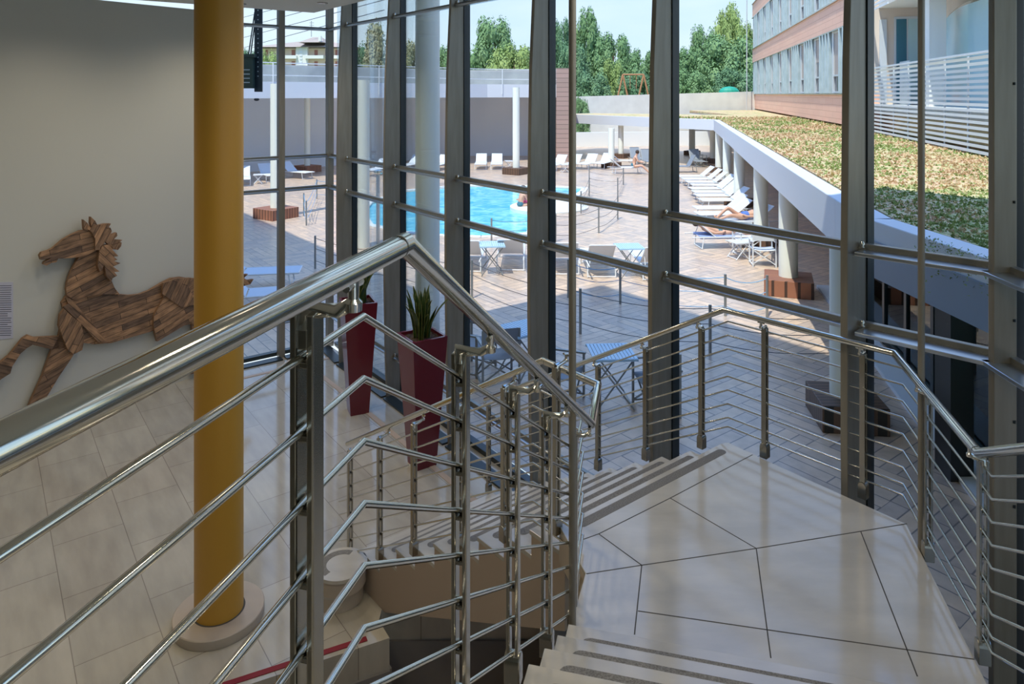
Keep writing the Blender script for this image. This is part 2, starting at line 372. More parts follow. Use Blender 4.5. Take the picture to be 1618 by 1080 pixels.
# ------------------------------------------------------------------ curtain wall
ZT = [.56, 2.745, 3.28, 5.45]; ZTOP = 6.12
def fin(name, c, lab, nin=NIN, e=E, w_in=.16, w_out=.08, th=.05):
    root = empty(name, (c.x, c.y, 0)); struct(root, lab)
    f = MB(); prof = [(0, .8), (.6, .95), (2.0, 1.1), (3.3, 1.1), (4.6, .95), (5.6, .62), (ZTOP, .45)]
    pts = [(nin*w_in*k, z) for z, k in prof]+[(-nin*w_out, ZTOP), (-nin*w_out, 0)]
    poly = [Vector((p[0].x, p[0].y, p[1]))-Vector((e.x, e.y, 0))*th/2 for p in pts]
    f.extr(poly, Vector((e.x, e.y, 0))*th); f.build('fin', 'mullion', root, bevel=.006)
    g = MB(); a = -nin*(w_out+.045)
    g.box((a.x, a.y, ZTOP/2), (.07, .09, ZTOP), math.atan2(e.y, e.x)); g.build('glazing_cap', 'gasket', root)
    b_ = MB()
    for z in ZT:
        for sgn in (-1, 1):
            q = e*sgn*.045+nin*.02; b_.box((q.x, q.y, z+.015), (.05, .05, .03), math.atan2(e.y, e.x))
            b_.lathe((q.x, q.y, z+.03), [(.018, 0), (.018, .02), (.01, .035)], 10)
    b_.build('bracket', 'chrome', root, smooth=True)
    return root
for i, c in enumerate(BR): fin('trim_%d' % (i+1), c, 'deep grey steel mullion %d of the curtain wall' % (i+1))
def slim(name, c, d, lab, s=.10):
    root = empty(name, (c.x, c.y, 0)); struct(root, lab)
    MB().box((0, 0, ZTOP/2), (s, s*1.2, ZTOP), math.atan2(d.y, d.x)).build('post', 'mullion', root, bevel=.005)
    o_ = Vector((-d.y, d.x)); o_ = o_ if o_.y > 0 else -o_
    MB().box((o_.x*.085, o_.y*.085, ZTOP/2), (.06, .05, ZTOP), math.atan2(d.y, d.x)).build('glazing_cap', 'gasket', root)
LDIR = Vector((-.797, -.604))
slim('trim_7', CN, LDIR, 'slim grey steel corner post of the curtain wall')
slim('trim_8', CN+LDIR*.85, LDIR, 'slim grey steel post in the left glazing')
slim('trim_9', WL+LDIR*-.05, LDIR, 'slim grey steel post where glass meets the white wall')
# heavy corner mullion on the right, brown steel plate
mc = empty('trim_10', (CR.x, CR.y, 0)); struct(mc, 'wide brown steel corner mullion at the right')
MB().box((-.03, -.06, ZTOP/2), (.14, .05, ZTOP), 0).build('plate', 'mullion', mc, bevel=.006)
MB().box((.09, .05, ZTOP/2), (.09, .12, ZTOP), 0).build('glazing_cap', 'gasket', mc)
h_ = MB()
for z in (.5, 1.2, 1.9, 2.4, 3.0, 3.7, 4.4, 5.1): h_.lathe((.022, -.086, z), [(.008, 0), (.008, .016)], 8)
h_.build('bolt', 'gasket', mc)
c2 = CR + RW*1.65
mc2 = empty('trim_11', (c2.x, c2.y, 0)); struct(mc2, 'brown steel mullion of the right glazing')
MB().box((0, 0, ZTOP/2), (.22, .08, ZTOP), 0).build('plate', 'mullion', mc2)
segs = [(WL, CN+LDIR*.85), (CN+LDIR*.85, CN), (CN, BR[0])]+[(BR[i], BR[i+1]) for i in range(5)]+[(BR[5], CR), (CR, c2), (c2, c2+RW*1.6), (c2+RW*1.6, c2+RW*3.2), (c2+RW*3.2, RE)]
for i, (a, b_) in enumerate(segs):
    d = (b_-a).normalized(); n_ = Vector((-d.y, d.x)); 
    if n_.dot(Vector((0, 0))-a) < 0: n_ = -n_
    root = empty('window_%d' % (i+1), (0, 0, 0)); struct(root, 'tall glazed bay %d of the curtain wall' % (i+1))
    a3, b3 = a+d*.03, b_-d*.03
    deep = i >= 8
    tw = .15 if deep else (.065 if i > 2 else .05)
    for z in ZT:
        sx = n_*(.02 if not deep else .06)
        tp_ = MB(); tp_.bar((*(a3+sx), z-.004), (*(b3+sx), z-.004), tw, .026); tp_.build('transom_plate', 'transom_plate', root, bevel=.004)
        tm = MB()
        tm.bar((*(a3-n_*.03), z+.02), (*(b3-n_*.03), z+.02), .05, .05)
        tm.build('transom', 'transom', root, bevel=.004)
    o_ = -n_*.12
    gm = MB(); gm.bar((*(a3+o_), ZTOP/2), (*(b3+o_), ZTOP/2), .012, ZTOP)
    gm.build('glass_pane', 'glass', root)
    sm = MB(); sm.bar((*(a3+o_), .03), (*(b3+o_), .03), .10, .06); sm.bar((*(a3+n_*.12), .012), (*(b3+n_*.12), .012), .16, .024)
    sm.build('sill', 'gasket', root)
    if i < 9:
        kb = MB(); kb.bar((*(a+n_*.55), .003), (*(b_+n_*.55), .003), .07, .006); kb.build('floor_trim', 'basement_floor', root)
# ------------------------------------------------------------------ yellow column
cc = Vector((-2.43, 5.88))
t_ = empty('yellow_column', (cc.x, cc.y, 0), label='round ochre yellow column standing on a pale stone disc', cat='column')
MB().lathe((0, 0, 0), [(.191, .08), (.191, 5.65)], 64).build('shaft', 'yellow_paint', t_, smooth=True)
MB().lathe((0, 0, 0), [(.352, 0), (.356, .006), (.356, .074), (.350, .08)], 64).build('base_disc', 'marble_side', t_, smooth=True)
MB().lathe((0, 0, .0805), [(.205, 0), (.205, .001)], 48).build('base_gap', 'joint', t_)
# ------------------------------------------------------------------ staircase
ZL = 1.705; RS = .155
FD = Vector((-.246, -.969)); FW = Vector((.969, -.246))            # upper flight: going up / across
LD = Vector((-.646, .763)); LW = Vector((.786, .618))              # lower flight: going down / across
N0 = Vector((.289, 4.346)); NF = N0 + LW*1.64
S1 = Vector((.26, 3.309))
land = [Vector((.30, 3.55)), Vector((.405, 3.911)), N0, NF, Vector((1.64, 5.385)), Vector((1.848, 5.10)), Vector((2.426, 4.361)), Vector((2.13, 3.18)), Vector((2.05, 2.86)), S1-FD*-.02]
stair = empty('staircase', (N0.x, N0.y, 0), label='pale stone staircase with two flights meeting at a wide landing', cat='staircase')
def P(mb, name, m, parent=stair, **k):
    o = mb.build(name, m, None, **k)
    if parent is stair: o.parent = stair; o.matrix_parent_inverse = Matrix.Translation(stair.location).inverted()
    else: o.parent = parent
    return o
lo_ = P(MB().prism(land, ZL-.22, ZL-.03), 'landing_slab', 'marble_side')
lt = P(MB().prism(land, ZL-.03, ZL), 'landing', 'marble', bevel=.003)
jm = MB()
def gp(x, y, z=ZL): return G(x, y, z)
for ch in (((918, 853), (946, 843), (1059, 786.5), (1189, 718)), ((946, 843), (1014, 892.5)), ((926.5, 906), (1014, 892.5), (1195, 866), (1433, 827)), ((1014, 892.5), (1002.5, 1002)),
           ((1059, 786.5), (1195, 866)), ((1195, 866), (1218, 1039)), ((1008, 964.7), (1240, 998.5), (1539, 1041)), ((1360, 839), (1449.6, 1068))):
    for a, b_ in zip(ch, ch[1:]):
        A_, B_ = gp(*a), gp(*b_); A_.z = B_.z = ZL+.0004; jm.bar(A_, B_, .006, .0012)
P(jm, 'slab_joint', 'joint', lt) if False else P(jm, 'slab_joint', 'joint')
def strip(p, q, z, w_=.05):
    s_ = MB(); d = (q-p).normalized(); n_ = Vector((-d.y, d.x)); pts = []
    for k in range(9): a = PI/2+PI*k/8; pts.append(p+d*(math.cos(a)*w_/2)+n_*(math.sin(a)*w_/2))
    for k in range(9): a = -PI/2+PI*k/8; pts.append(q+d*(math.cos(a)*w_/2)+n_*(math.sin(a)*w_/2))
    return s_.prism(pts, z-.004, z+.0015)
for i in range(1, 9):
    n0 = S1+FD*.279*(i-1); z = ZL+RS*i
    dp = .33 if i < 8 else 3.0
    poly = [n0-FD*.02, n0-FD*.02+FW*1.84, n0+FW*1.84+FD*dp, n0+FD*dp]
    if i == 8:
        poly = [n0-FD*.02, n0-FD*.02+FW*2.3, n0+FW*2.3+FD*3.6, n0+FD*3.6]
    st_ = P(MB().prism(poly, z-.03, z), 'step' if i < 8 else 'upper_floor_slab', 'marble', bevel=.003)
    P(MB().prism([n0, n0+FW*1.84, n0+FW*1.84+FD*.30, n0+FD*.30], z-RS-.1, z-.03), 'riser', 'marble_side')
    g_ = strip(n0+FD*.085+FW*.12, n0+FD*.085+FW*1.73, z, .088)
    g2 = P(g_, 'grip_strip', 'grip')
# lower flight
ur = []
for j in range(0, 11):
    nj = N0+LD*.276*j; z = ZL-RS*j
    if j > 0:
        poly = [nj, nj+LW*1.64, nj+LW*1.64-LD*.30, nj-LD*.30]
        P(MB().prism(poly, z-.03, z), 'step', 'marble', bevel=.003)
    if j < 10: P(strip(nj-LD*.075+LW*.12, nj-LD*.075+LW*1.54, z, .068), 'grip_strip', 'grip')
    ur.append((nj, z))
prof = []
for j in range(0, 11):
    nj, z = ur[j]
    prof.append(V3(nj+LD*-.0, z-.03)) if j else None
    nx = N0+LD*.276*(j)
    prof.append(Vector((nx.x, nx.y, max(0, z-RS-.0)-.03 if j < 10 else 0)))
top = []
for j in range(0, 11):
    nj, z = ur[j]; top.append(V3(nj-LD*.02, z-.03)); top.append(V3(nj-LD*.02, max(z-RS-.03, 0)))
bot = [Vector((*(N0+LD*2.74), 0)), Vector((*(N0+LD*2.1), 0.0)), Vector((*(N0-LD*.05), ZL-.62)), Vector((*(N0-LD*.05), ZL-.03))]
body = MB(); body.extr(top+bot, (LW.x*1.64, LW.y*1.64, 0)); P(body, 'flight_body', 'plaster_beige')
for z, c in ((.31, Vector((-1.47, 6.10))), (.155, Vector((-1.50, 6.14)))):
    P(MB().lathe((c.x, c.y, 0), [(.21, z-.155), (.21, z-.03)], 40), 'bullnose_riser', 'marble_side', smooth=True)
    P(MB().lathe((c.x, c.y, 0), [(.222, z-.03), (.222, z)], 40), 'bullnose_step', 'marble', smooth=True)
cs = Vector((-1.47, 6.10)); sp = MB(); pts = []
for k in range(13): a = R(70+k*14); pts.append((a))
ring_o = [cs+Vector((math.cos(a), math.sin(a)))*.185 for a in pts]; ring_i = [cs+Vector((math.cos(a), math.sin(a)))*.125 for a in pts[::-1]]
sp.prism(ring_o+ring_i, .306, .3115); P(sp, 'grip_strip', 'grip')
us = MB(); us.extr([(-1.02, 6.02, 0), (.33, 6.02, 0), (.33, 6.02, .46), (-.7, 6.02, .02)], (0, .08, 0)); struct(us.build('wall_under_stair', 'plaster_beige'), 'beige plaster wall closing the space beneath the lower flight')
# ------------------------------------------------------------------ railings
def offs(pts, o):
    out = []; n = len(pts)
    for i in range(n):
        d1 = (E2(pts[i])-E2(pts[i-1])).normalized() if i else None
        d2 = (E2(pts[i+1])-E2(pts[i])).normalized() if i < n-1 else None
        if d1 is None: d1 = d2
        if d2 is None: d2 = d1
        n1 = Vector((-d1.y, d1.x)); n2 = Vector((-d2.y, d2.x)); b_ = (n1+n2).normalized()
        k = 1/max(.45, b_.dot(n1)); q = E2(pts[i])+b_*o*k; out.append(Vector((q.x, q.y, pts[i][2])))
    return out
def railing(name, label, path, o, drops, posts, posth, Dm=.0424):
    root = empty(name, (path[1][0], path[1][1], 0), label=label, cat='railing')
    def B(mb, nm, m, par=root, **k):
        x = mb.build(nm, m, None, **k); x.parent = par; x.matrix_parent_inverse = Matrix.Translation(root.location).inverted() if par is root else Matrix.Identity(4); return x
    B(MB().tube(path, Dm/2, 28), 'handrail', 'chrome', smooth=True)
    for i in range(1, len(path)-1):
        a = (path[i]-path[i-1]).normalized()
        B(MB().tube([path[i]-a*.030, path[i]-a*.026], Dm/2+.0006, 28), 'joint_ring', 'steel_dark', smooth=True)
    rp = offs(path, o)
    for dz in drops:
        B(MB().tube([p-Vector((0, 0, dz)) for p in rp], .0068, 12), 'rod', 'chrome', smooth=True)
    for (si, px) in posts:
        a, b_ = rp[si], rp[si+1]
        # parameter along the rod line from its bearing in plan
        k = (px-HX)/F; t = (k*a.y-a.x)/((b_.x-a.x)-k*(b_.y-a.y)); p = a+(b_-a)*t
        ra, rb_ = path[si], path[si+1]; q = ra+(rb_-ra)*t
        d = (E2(b_)-E2(a)).normalized(); n_ = Vector((-d.y, d.x))
        q2 = E2(p)-n_*o; q = Vector((q2.x, q2.y, p.z))
        ang = math.atan2(d.y, d.x)
        top_ = p.z-.075; bt = top_-posth[0]
        pm = MB()
        for sgn in (-1, 1):
            c = E2(p)+n_*sgn*.0155
            pm.box((c.x, c.y, (top_+bt)/2), (.036, .013, top_-bt), ang)
        for dz in drops: pm.box((p.x, p.y, p.z-dz-.016), (.024, .02, .012), ang)
        pm.box((p.x, p.y, top_-.03), (.03, .02, .06), ang)
        po = B(pm, 'post', 'steel_dark', bevel=.003)
        fm = MB(); ft = E2(p); rot = Matrix.Rotation(ang, 3, 'Z')
        ringp = []
        for kk in range(9): a_ = PI*kk/8; ringp.append(Vector((ft.x, ft.y, bt+.03))+rot @ Vector((.028*math.cos(a_), -.028, .03*math.sin(a_))))
        ringp += [Vector((ft.x, ft.y, bt-.05))+rot @ Vector((-.028, -.028, 0)), Vector((ft.x, ft.y, bt-.05))+rot @ Vector((.028, -.028, 0))]
        fm.extr(ringp, rot @ Vector((0, .056, 0))); f_ = B(fm, 'foot', 'steel_dark', bevel=.004)
        br_ = MB(); kn = Vector((q.x, q.y, p.z-Dm/2-.014)); t0 = Vector((p.x, p.y, top_+.004))
        br_.tube([t0-Vector((0, 0, .03)), t0, (t0+kn*2)/3+Vector((0, 0, -.022)), kn-Vector((0, 0, .02))], [.02, .017, .012, .012], 10)
        br_.tube([kn-Vector((0, 0, .032)), kn-Vector((0, 0, .018)), kn-Vector((0, 0, .012)), kn+Vector((0, 0, .016))], [.014, .015, .009, .010], 12)
        br_.tube([kn+Vector((d.x*-.025, d.y*-.025, .010)), kn+Vector((d.x*.025, d.y*.025, .010))], .007, 8)
        B(br_, 'rail_bracket', 'chrome', smooth=True)
    return root
RD = Vector((.258, .966))
r1 = Vector((-.2055, 1.352, H-.285))
r0 = Vector((r1.x-RD.x*1.75, r1.y-RD.y*1.75, r1.z))
r2 = Vector((.418, 3.72, H-1.73)); r3 = Vector((.507, 4.175, H-1.71)); r4 = Vector((.199, 4.555, H-1.71))
r5 = Vector((.199-.646*2.68, 4.555+.763*2.68, H-1.71-.575*2.68))
D8 = [.145+.121*i for i in range(8)]
railing('inner_railing', 'polished steel railing descending around the stair well, nearest the camera', [r0, r1, r2, r3, r4, r5], .085, D8,
        [(0, 485), (1, 728), (1, 811), (1, 864), (1, 906), (4, 879), (4, 797), (4, 724), (4, 654), (4, 600), (4, 553)], [.97])
oA = Vector((1.615, 5.40, H-1.64)); oB = Vector((2.426, 4.49, H-1.64)); oC = Vector((2.135, 3.24, H-1.64))
o0 = Vector((oA.x-.646*2.95, oA.y+.763*2.95, H-1.64-.56*2.95)); oD = Vector((oC.x-.246*1.9, oC.y-.969*1.9, oC.z+.53*1.9))
D9 = [.10+.105*i for i in range(8)]+[.905]
railing('outer_railing', 'polished steel railing along the window side of the landing', [o0, oA, oB, oC, oD], .055, D9,
        [(0, 772), (0, 856), (0, 945), (0, 1020.5), (0, 1108.5), (1, 1208.5), (1, 1364), (2, 1466), (2, 1553)], [.90])
# suspension rods
for (p, lb) in ((Vector((.30, 3.52)), 'slim grey vertical rod rising from the landing beside the stair well'), (Vector((2.385, 4.13)), 'slim grey vertical rod rising from the right corner of the landing')):
    t_ = empty('suspension_rod', (p.x, p.y, ZL-.22), label=lb, cat='rod')
    MB().tube([(0, 0, 0), (0, 0, 5.65-ZL+.22)], .0185, 24).build('shaft', 'mullion', t_, smooth=True)
    MB().lathe((0, 0, -.03), [(.03, 0), (.03, .05)], 16).build('anchor_nut', 'steel_dark', t_, smooth=True)
# ------------------------------------------------------------------ planters
def planter(px_front, lab, base, hgt, ang, seed, leafn):
    random.seed(seed); s0, s1 = .125, .222
    t_ = empty('planter', (base.x, base.y, 0), ang, label=lab, cat='planter')
    m_ = MB(); vs = []
    for s_, z in ((s0, 0), (s1, hgt)): vs += [(-s_, -s_, z), (s_, -s_, z), (s_, s_, z), (-s_, s_, z)]
    si = s1-.03; vs += [(-si, -si, hgt), (si, -si, hgt), (si, si, hgt), (-si, si, hgt), (-si, -si, hgt-.06), (si, -si, hgt-.06), (si, si, hgt-.06), (-si, si, hgt-.06)]
    fs = [(0, 3, 2, 1)]+[(i, (i+1) % 4, (i+1) % 4+4, i+4) for i in range(4)]+[(8+i, 8+(i+1) % 4, 12+(i+1) % 4, 12+i) for i in range(4)]
    m_.add(vs, fs); m_.build('pot', 'burgundy', t_)
    rim = MB()
    for i in range(4):
        a = [(-1, -1), (1, -1), (1, 1), (-1, 1)]; p, q = a[i], a[(i+1) % 4]
        rim.add([(p[0]*s1, p[1]*s1, hgt+.001), (q[0]*s1, q[1]*s1, hgt+.001), (q[0]*si, q[1]*si, hgt+.001), (p[0]*si, p[1]*si, hgt+.001)], [(0, 1, 2, 3)])
    rim.build('rim', 'rim_violet', t_)
    so_ = MB(); n = 14
    vs = [(-si+2*si*i/n, -si+2*si*j/n, hgt-.04+random.uniform(-.008, .012)) for i in range(n+1) for j in range(n+1)]
    so_.add(vs, [(i*(n+1)+j, (i+1)*(n+1)+j, (i+1)*(n+1)+j+1, i*(n+1)+j+1) for i in range(n) for j in range(n)]); so_.build('soil', 'soil', t_)
    for k in range(leafn):
        a = random.uniform(0, 2*PI); rr_ = random.uniform(0, .10); bx, by = rr_*math.cos(a), rr_*math.sin(a)
        hh = random.uniform(.34, .66); lean = random.uniform(.02, .20)*(1 if k % 5 else 1.7); wd = random.uniform(.022, .036); fa = random.uniform(0, PI)
        la_ = random.uniform(-.5, .5)+a; lf = MB(); ed = MB(); N = 9
        prevs = None
        L_, R_, C_ = [], [], []
        for i in range(N+1):
            u = i/N; c = Vector((bx+lean*u*u*math.cos(la_), by+lean*u*u*math.sin(la_), hgt-.05+hh*u*(1-.1*u)))
            tw = fa+u*1.2; wv = wd*(.55+.9*u)*(1 if u < .6 else max(.02, (1-u)/.4)**.8)
            s_ = Vector((math.cos(tw), math.sin(tw), 0)); nn = Vector((-math.sin(tw), math.cos(tw), 0))
            L_.append(c-s_*wv); R_.append(c+s_*wv); C_.append(c-nn*wv*.35)
        vs = L_+C_+R_; n1 = N+1
        lf.add(vs, [(i, i+1, n1+i+1, n1+i) for i in range(N)]+[(n1+i, n1+i+1, 2*n1+i+1, 2*n1+i) for i in range(N)])
        o_ = lf.build('leaf', 'leaf_dark', t_, smooth=True)
        so2 = o_.modifiers.new('thick', 'SOLIDIFY'); so2.thickness = .003
        ed.tube(L_, .0022, 5); ed.tube(R_, .0022, 5); ed.build('leaf_edge', 'leaf_edge', o_)
    return t_
# bases from the photo (z=0)
planter(0, 'tall burgundy tapered planter with upright snake plant, nearer the stairs', Vector((-1.06, 8.35)), 1.52, R(34), 3, 30)
planter(0, 'tall burgundy tapered planter with snake plant, farther back by the glass', Vector((-2.115, 9.735)), 1.52, R(23.5), 5, 22)
# ------------------------------------------------------------------ wooden horse on the wall
wn_ = Vector((.8, -.6))                       # wall normal into the room
WLo = WL
def WP(x, y, off=0):                          # wall-plane coordinates (u, v) of a photo point
    k = (x-HX)/F; o_ = WLo+wn_*off; t = (k*o_.y-o_.x)/(WD.x-k*WD.y); Z = o_.y+WD.y*t
    return (-t, H-(y-HY)*Z/F)
horse = empty('wooden_horse', (WL.x, WL.y, 0), math.atan2(.8, .6), label='running horse relief made of reclaimed wood planks mounted on the white wall', cat='wall sculpture')
def hp(name, pts, m, d0, d1, conv='h'):
    f = []
    for (x, y) in pts:
        if conv == 'h': x, y = 40+x/5.143, 330+y/5.143
        elif conv == 'c': x, y = x/2.996, 300+y/2.996
        f.append(WP(x, y, (d0+d1)/2))
    # local frame: x along the wall (u), -y out of the wall, z up ; mesh drawn in XY then stood up
    n = len(f); mb = MB()
    bm = bmesh.new(); vs = [bm.verts.new((u, v, 0)) for u, v in f]
    eds = [bm.edges.new((vs[i], vs[(i+1) % n])) for i in range(n)]
    bmesh.ops.triangle_fill(bm, use_beauty=True, edges=eds)
    for q in bm.faces:
        q.normal_update()
        if q.normal.z < 0: q.normal_flip()
    ret = bmesh.ops.extrude_face_region(bm, geom=bm.faces[:])
    bmesh.ops.translate(bm, verts=[v for v in ret['geom'] if isinstance(v, bmesh.types.BMVert)], vec=(0, 0, d1-d0))
    bmesh.ops.recalc_face_normals(bm, faces=bm.faces)
    me = bpy.data.meshes.new(name); bm.to_mesh(me); bm.free(); me.materials.append(M[m]); me.materials.append(M['horse_edge'])
    for p_ in me.polygons:
        if abs(p_.normal.z) < .5: p_.material_index = 1
    o = bpy.data.objects.new(name, me); COL.objects.link(o); o.parent = horse
    o.rotation_euler = (R(90), 0, 0); o.location = (0, -d0, 0)
    return o
hp('body', [(330,700),(420,700),(700,660),(760,690),(840,698),(920,690),(1000,660),(1100,600),(1180,560),(1260,550),(1400,575),(1650,600),(1700,760),(1600,900),(1355,930),(1040,985),(900,1025),(690,1085),(560,1095),(470,1085),(300,800),(290,760)], 'horse_wood_0', .03, .09)
hp('neck', [(430,385),(480,360),(590,320),(640,430),(690,570),(720,640),(760,690),(600,690),(380,730),(335,700),(325,650),(335,590),(365,500)], 'horse_wood_2', .06, .115)
hp('head', [(110,375),(125,350),(180,335),(215,318),(300,245),(370,205),(440,175),(490,165),(545,190),(590,260),(590,320),(500,368),(430,388),(370,395),(260,400),(245,430),(205,435),(165,458),(140,447),(150,425),(190,405),(208,388),(160,408),(120,410)], 'horse_wood_0', .09, .15)
hp('ear', [(465,85),(500,115),(520,150),(500,170),(470,165)], 'horse_wood_3', .10, .17)
hp('ear', [(525,62),(560,95),(580,135),(570,170),(535,160),(522,110)], 'horse_wood_3', .10, .17)
hp('mane', [(500,160),(585,130),(640,118),(688,117),(670,145),(650,160),(685,150),(695,180),(680,210),(735,190),(740,215),(710,245),(780,250),(755,270),(690,290),(775,270),(770,300),(745,330),(705,325),(640,260),(600,330),(560,330),(560,240),(535,190)], 'horse_wood_3', .12, .185)
hp('mane', [(600,300),(700,280),(700,330),(748,380),(710,385),(740,410),(715,420),(765,437),(705,465),(758,505),(715,510),(738,538),(700,560),(690,590),(650,540),(635,450),(600,510),(580,460),(590,380)], 'horse_wood_1', .12, .185)
hp('belt', [(325,712),(375,735),(520,900),(655,1065),(590,1085),(440,920),(300,790),(345,770)], 'horse_wood_1', .09, .12)
hp('front_leg', [(300,560),(275,690),(160,695),(130,684),(105,700),(40,780),(-60,860),(-90,940),(-20,910),(5,890),(45,865),(55,830),(95,770),(125,745),(150,730),(240,752),(300,745),(330,640)], 'horse_wood_4', .05, .11, 'c')
hp('shoulder', [(300,560),(330,590),(380,630),(395,700),(385,755),(345,775),(315,750),(290,690),(275,640),(280,590)], 'horse_wood_3', .09, .15, 'c')
hp('front_leg', [(275,690),(320,760),(345,775),(330,800),(275,880),(215,980),(190,1060),(120,1110),(110,1080),(145,990),(200,870),(240,755)], 'horse_wood_2', .05, .11, 'c')
hp('haunch', [(770,440),(830,418),(900,415),(1000,425),(1080,440),(1100,520),(1000,600),(900,620),(740,715),(722,640),(725,590),(770,510),(763,470)], 'horse_wood_2', .07, .13, 'c')
hp('hip', [(770,440),(830,418),(900,415),(890,460),(905,490),(920,540),(860,555),(800,515),(765,490)], 'horse_wood_3', .11, .15, 'c')
hp('hind_leg', [(900,600),(1000,560),(1080,520),(1050,640),(960,760),(940,860),(900,870),(915,740)], 'horse_wood_4', .05, .10, 'c')
hp('tail', [(1020,440),(1080,410),(1140,398),(1170,396),(1150,415),(1165,425),(1196,420),(1180,445),(1140,455),(1060,470)], 'horse_wood_1', .06, .12, 'c')
# notice on the wall
nt_ = empty('wall_notice', (WL.x, WL.y, 0), math.atan2(.8, .6), label='sheet of printed text pinned on the white wall at the left edge', cat='notice')
def wbox(x0, y0, x1, y1, d0, d1):
    mb = MB(); pts = [WP(x, y, d0) for x, y in ((x0, y0), (x1, y0+(x1-x0)*-.02), (x1, y1-(x1-x0)*.1), (x0, y1))]
    mb.extr([(u, -d0, v) for u, v in pts], (0, -(d1-d0), 0)); return mb
wbox(-22, 446, 20.5, 538, .001, .006).build('sheet', 'paper', nt_)
tx = MB(); random.seed(2)
for k in range(24):
    yy = 451+k*3.4; x1 = random.choice((18, 18, 17, 12, 18))
    pts = [WP(x, y, .006) for x, y in ((-18, yy), (x1, yy-.4), (x1, yy+.6), (-18, yy+1.1))]; tx.extr([(u, -.006, v) for u, v in pts], (0, -.0008, 0))
tag(tx.build('printed_lines', 'ink', nt_), None)
# ================================================================== OUTSIDE
def quad(pts, z0, z1): return MB().prism(pts, z0, z1)
pool_px = [(570,335),(583,320),(639,301),(702,295),(738,292.5),(834,293.5),(875,294.5),(925,296.5),(920,303),(908,310),(872,312),(856,318),(846,330),(845,350),(838,368),(800,372.5),(760,374),(700,372),(639,367),(583,355)]
pool = [E2(G(x, y)) for x, y in pool_px]
deck_outer = [(-60, -8), (-60, 58), (40, 72), (60, 72), (60, -8)]
bm = bmesh.new(); eds = []
lob = [WL+LDIR*.1-WD*.15, CN+Vector((-.1, .18)), CR+Vector((.12, .14)), RE+Vector((.15, 0)), LE+Vector((6, -9.2)), LE+Vector((-.3, 0))]
dk = [WL+LDIR*12, WL+LDIR*.1-WD*.15, CN+Vector((-.02, .18)), CR+Vector((.14, .12)), RE+Vector((.15, 0)), Vector((60, -5)), Vector((60, 75)), Vector((-70, 75)), Vector((-70, 3))]
for ring in (dk, pool):
    vs = [bm.verts.new((p[0], p[1], 0)) for p in ring]; eds += [bm.edges.new((vs[i], vs[(i+1) % len(vs)])) for i in range(len(vs))]
bmesh.ops.triangle_fill(bm, use_beauty=True, edges=eds)
for f in bm.faces:
    f.normal_update()
    if f.normal.z < 0: f.normal_flip()
me = bpy.data.meshes.new('pool_deck'); bm.to_mesh(me); bm.free(); me.materials.append(M['deck'])
o = bpy.data.objects.new('pool_deck', me); COL.objects.link(o); struct(o, 'beige and grey wood-look tiled deck around the pool')
pt = empty('swimming_pool', (pool[0].x, pool[0].y, 0), label='curved swimming pool of bright turquoise water in the deck', cat='swimming pool')
def PP(mb, nm, m, par, **k):
    x = mb.build(nm, m, None, **k); x.parent = par; x.matrix_parent_inverse = par.matrix_basis.inverted() if False else Matrix.LocRotScale(par.location, par.rotation_euler, None).inverted(); return x
PP(MB().prism(pool, -.30, -.06), 'water', 'water', pt)
cop = MB()
for i in range(len(pool)): a, b_ = pool[i], pool[(i+1) % len(pool)]; cop.bar((*a, .004), (*b_, .004), .28, .03)
PP(cop, 'coping', 'concrete', pt)
ic = Vector((1.42, 27.2))
PP(MB().lathe((ic.x, ic.y, -.1), [(1.5, 0), (1.5, .16), (1.42, .18)], 40), 'island', 'concrete', pt, smooth=True)
# ground beyond
struct(quad([(-260, 75), (300, 75), (300, 420), (-260, 420)], -.4, -.02).build('lawn', 'grass'), 'ground with grass beyond the pool terrace')
hl = MB(); n = 30
hv = [(-330+i*18, 420, 4+30*math.exp(-((i-3)/5)**2)+8*math.exp(-((i-16)/6)**2)) for i in range(n)]
hl.add([(x, y, -1) for x, y, z in hv]+hv+[(x, y+80, -1) for x, y, z in hv], [(i, i+1, n+i+1, n+i) for i in range(n-1)]+[(n+i, n+i+1, 2*n+i+1, 2*n+i) for i in range(n-1)])
struct(hl.build('hill', 'hill'), 'distant wooded hill')
# ---- low building with terrace on the left
Wp = [Vector((-24, 31.8)), Vector((-12.05, 42.3)), Vector((-3.1, 50.2)), Vector((2.95, 50.4))]
Fp = [Vector((-22, 26.6)), Vector((-10.6, 36.6)), Vector((-1.6, 44.6)), Vector((2.95, 46.2))]
tb = empty('terrace_building', (Wp[1].x, Wp[1].y, 0), label='low white building with flat terrace roof behind the pool', cat='building')
wm = MB()
for a, b_ in zip(Wp, Wp[1:]): wm.bar((*a, 2.1), (*b_, 2.1), .3, 4.2)
PP(wm, 'wall', 'wall_lilac', tb)
PP(MB().prism(Fp+Wp[::-1], 4.15, 4.6), 'roof_slab', 'white_paint', tb)
fm = MB()
for a, b_ in zip(Fp, Fp[1:]): fm.bar((*a, 4.565), (*b_, 4.565), .2, .83)
PP(fm, 'fascia', 'fascia', tb)
pm = MB(); bk = [p+(p-q).normalized()*2.5 for p, q in zip(Wp, Fp)]
for a, b_ in zip(bk, bk[1:]): pm.bar((*a, 5.3), (*b_, 5.3), .3, 1.7)
mat('parapet_grey', (.40, .40, .39), .9, col2=(.30, .30, .30), nscale=.8)
PP(pm, 'parapet', 'parapet_grey', tb)
PP(MB().prism(Wp+bk[::-1], 4.2, 4.6), 'roof_slab', 'concrete', tb)
br2 = MB(); br2.box((3.35, 49.2, 3.02), (.95, 6.6, 6.04)); PP(br2, 'end_wall', 'cladding_brown', tb)
rl = MB(); gl = MB()
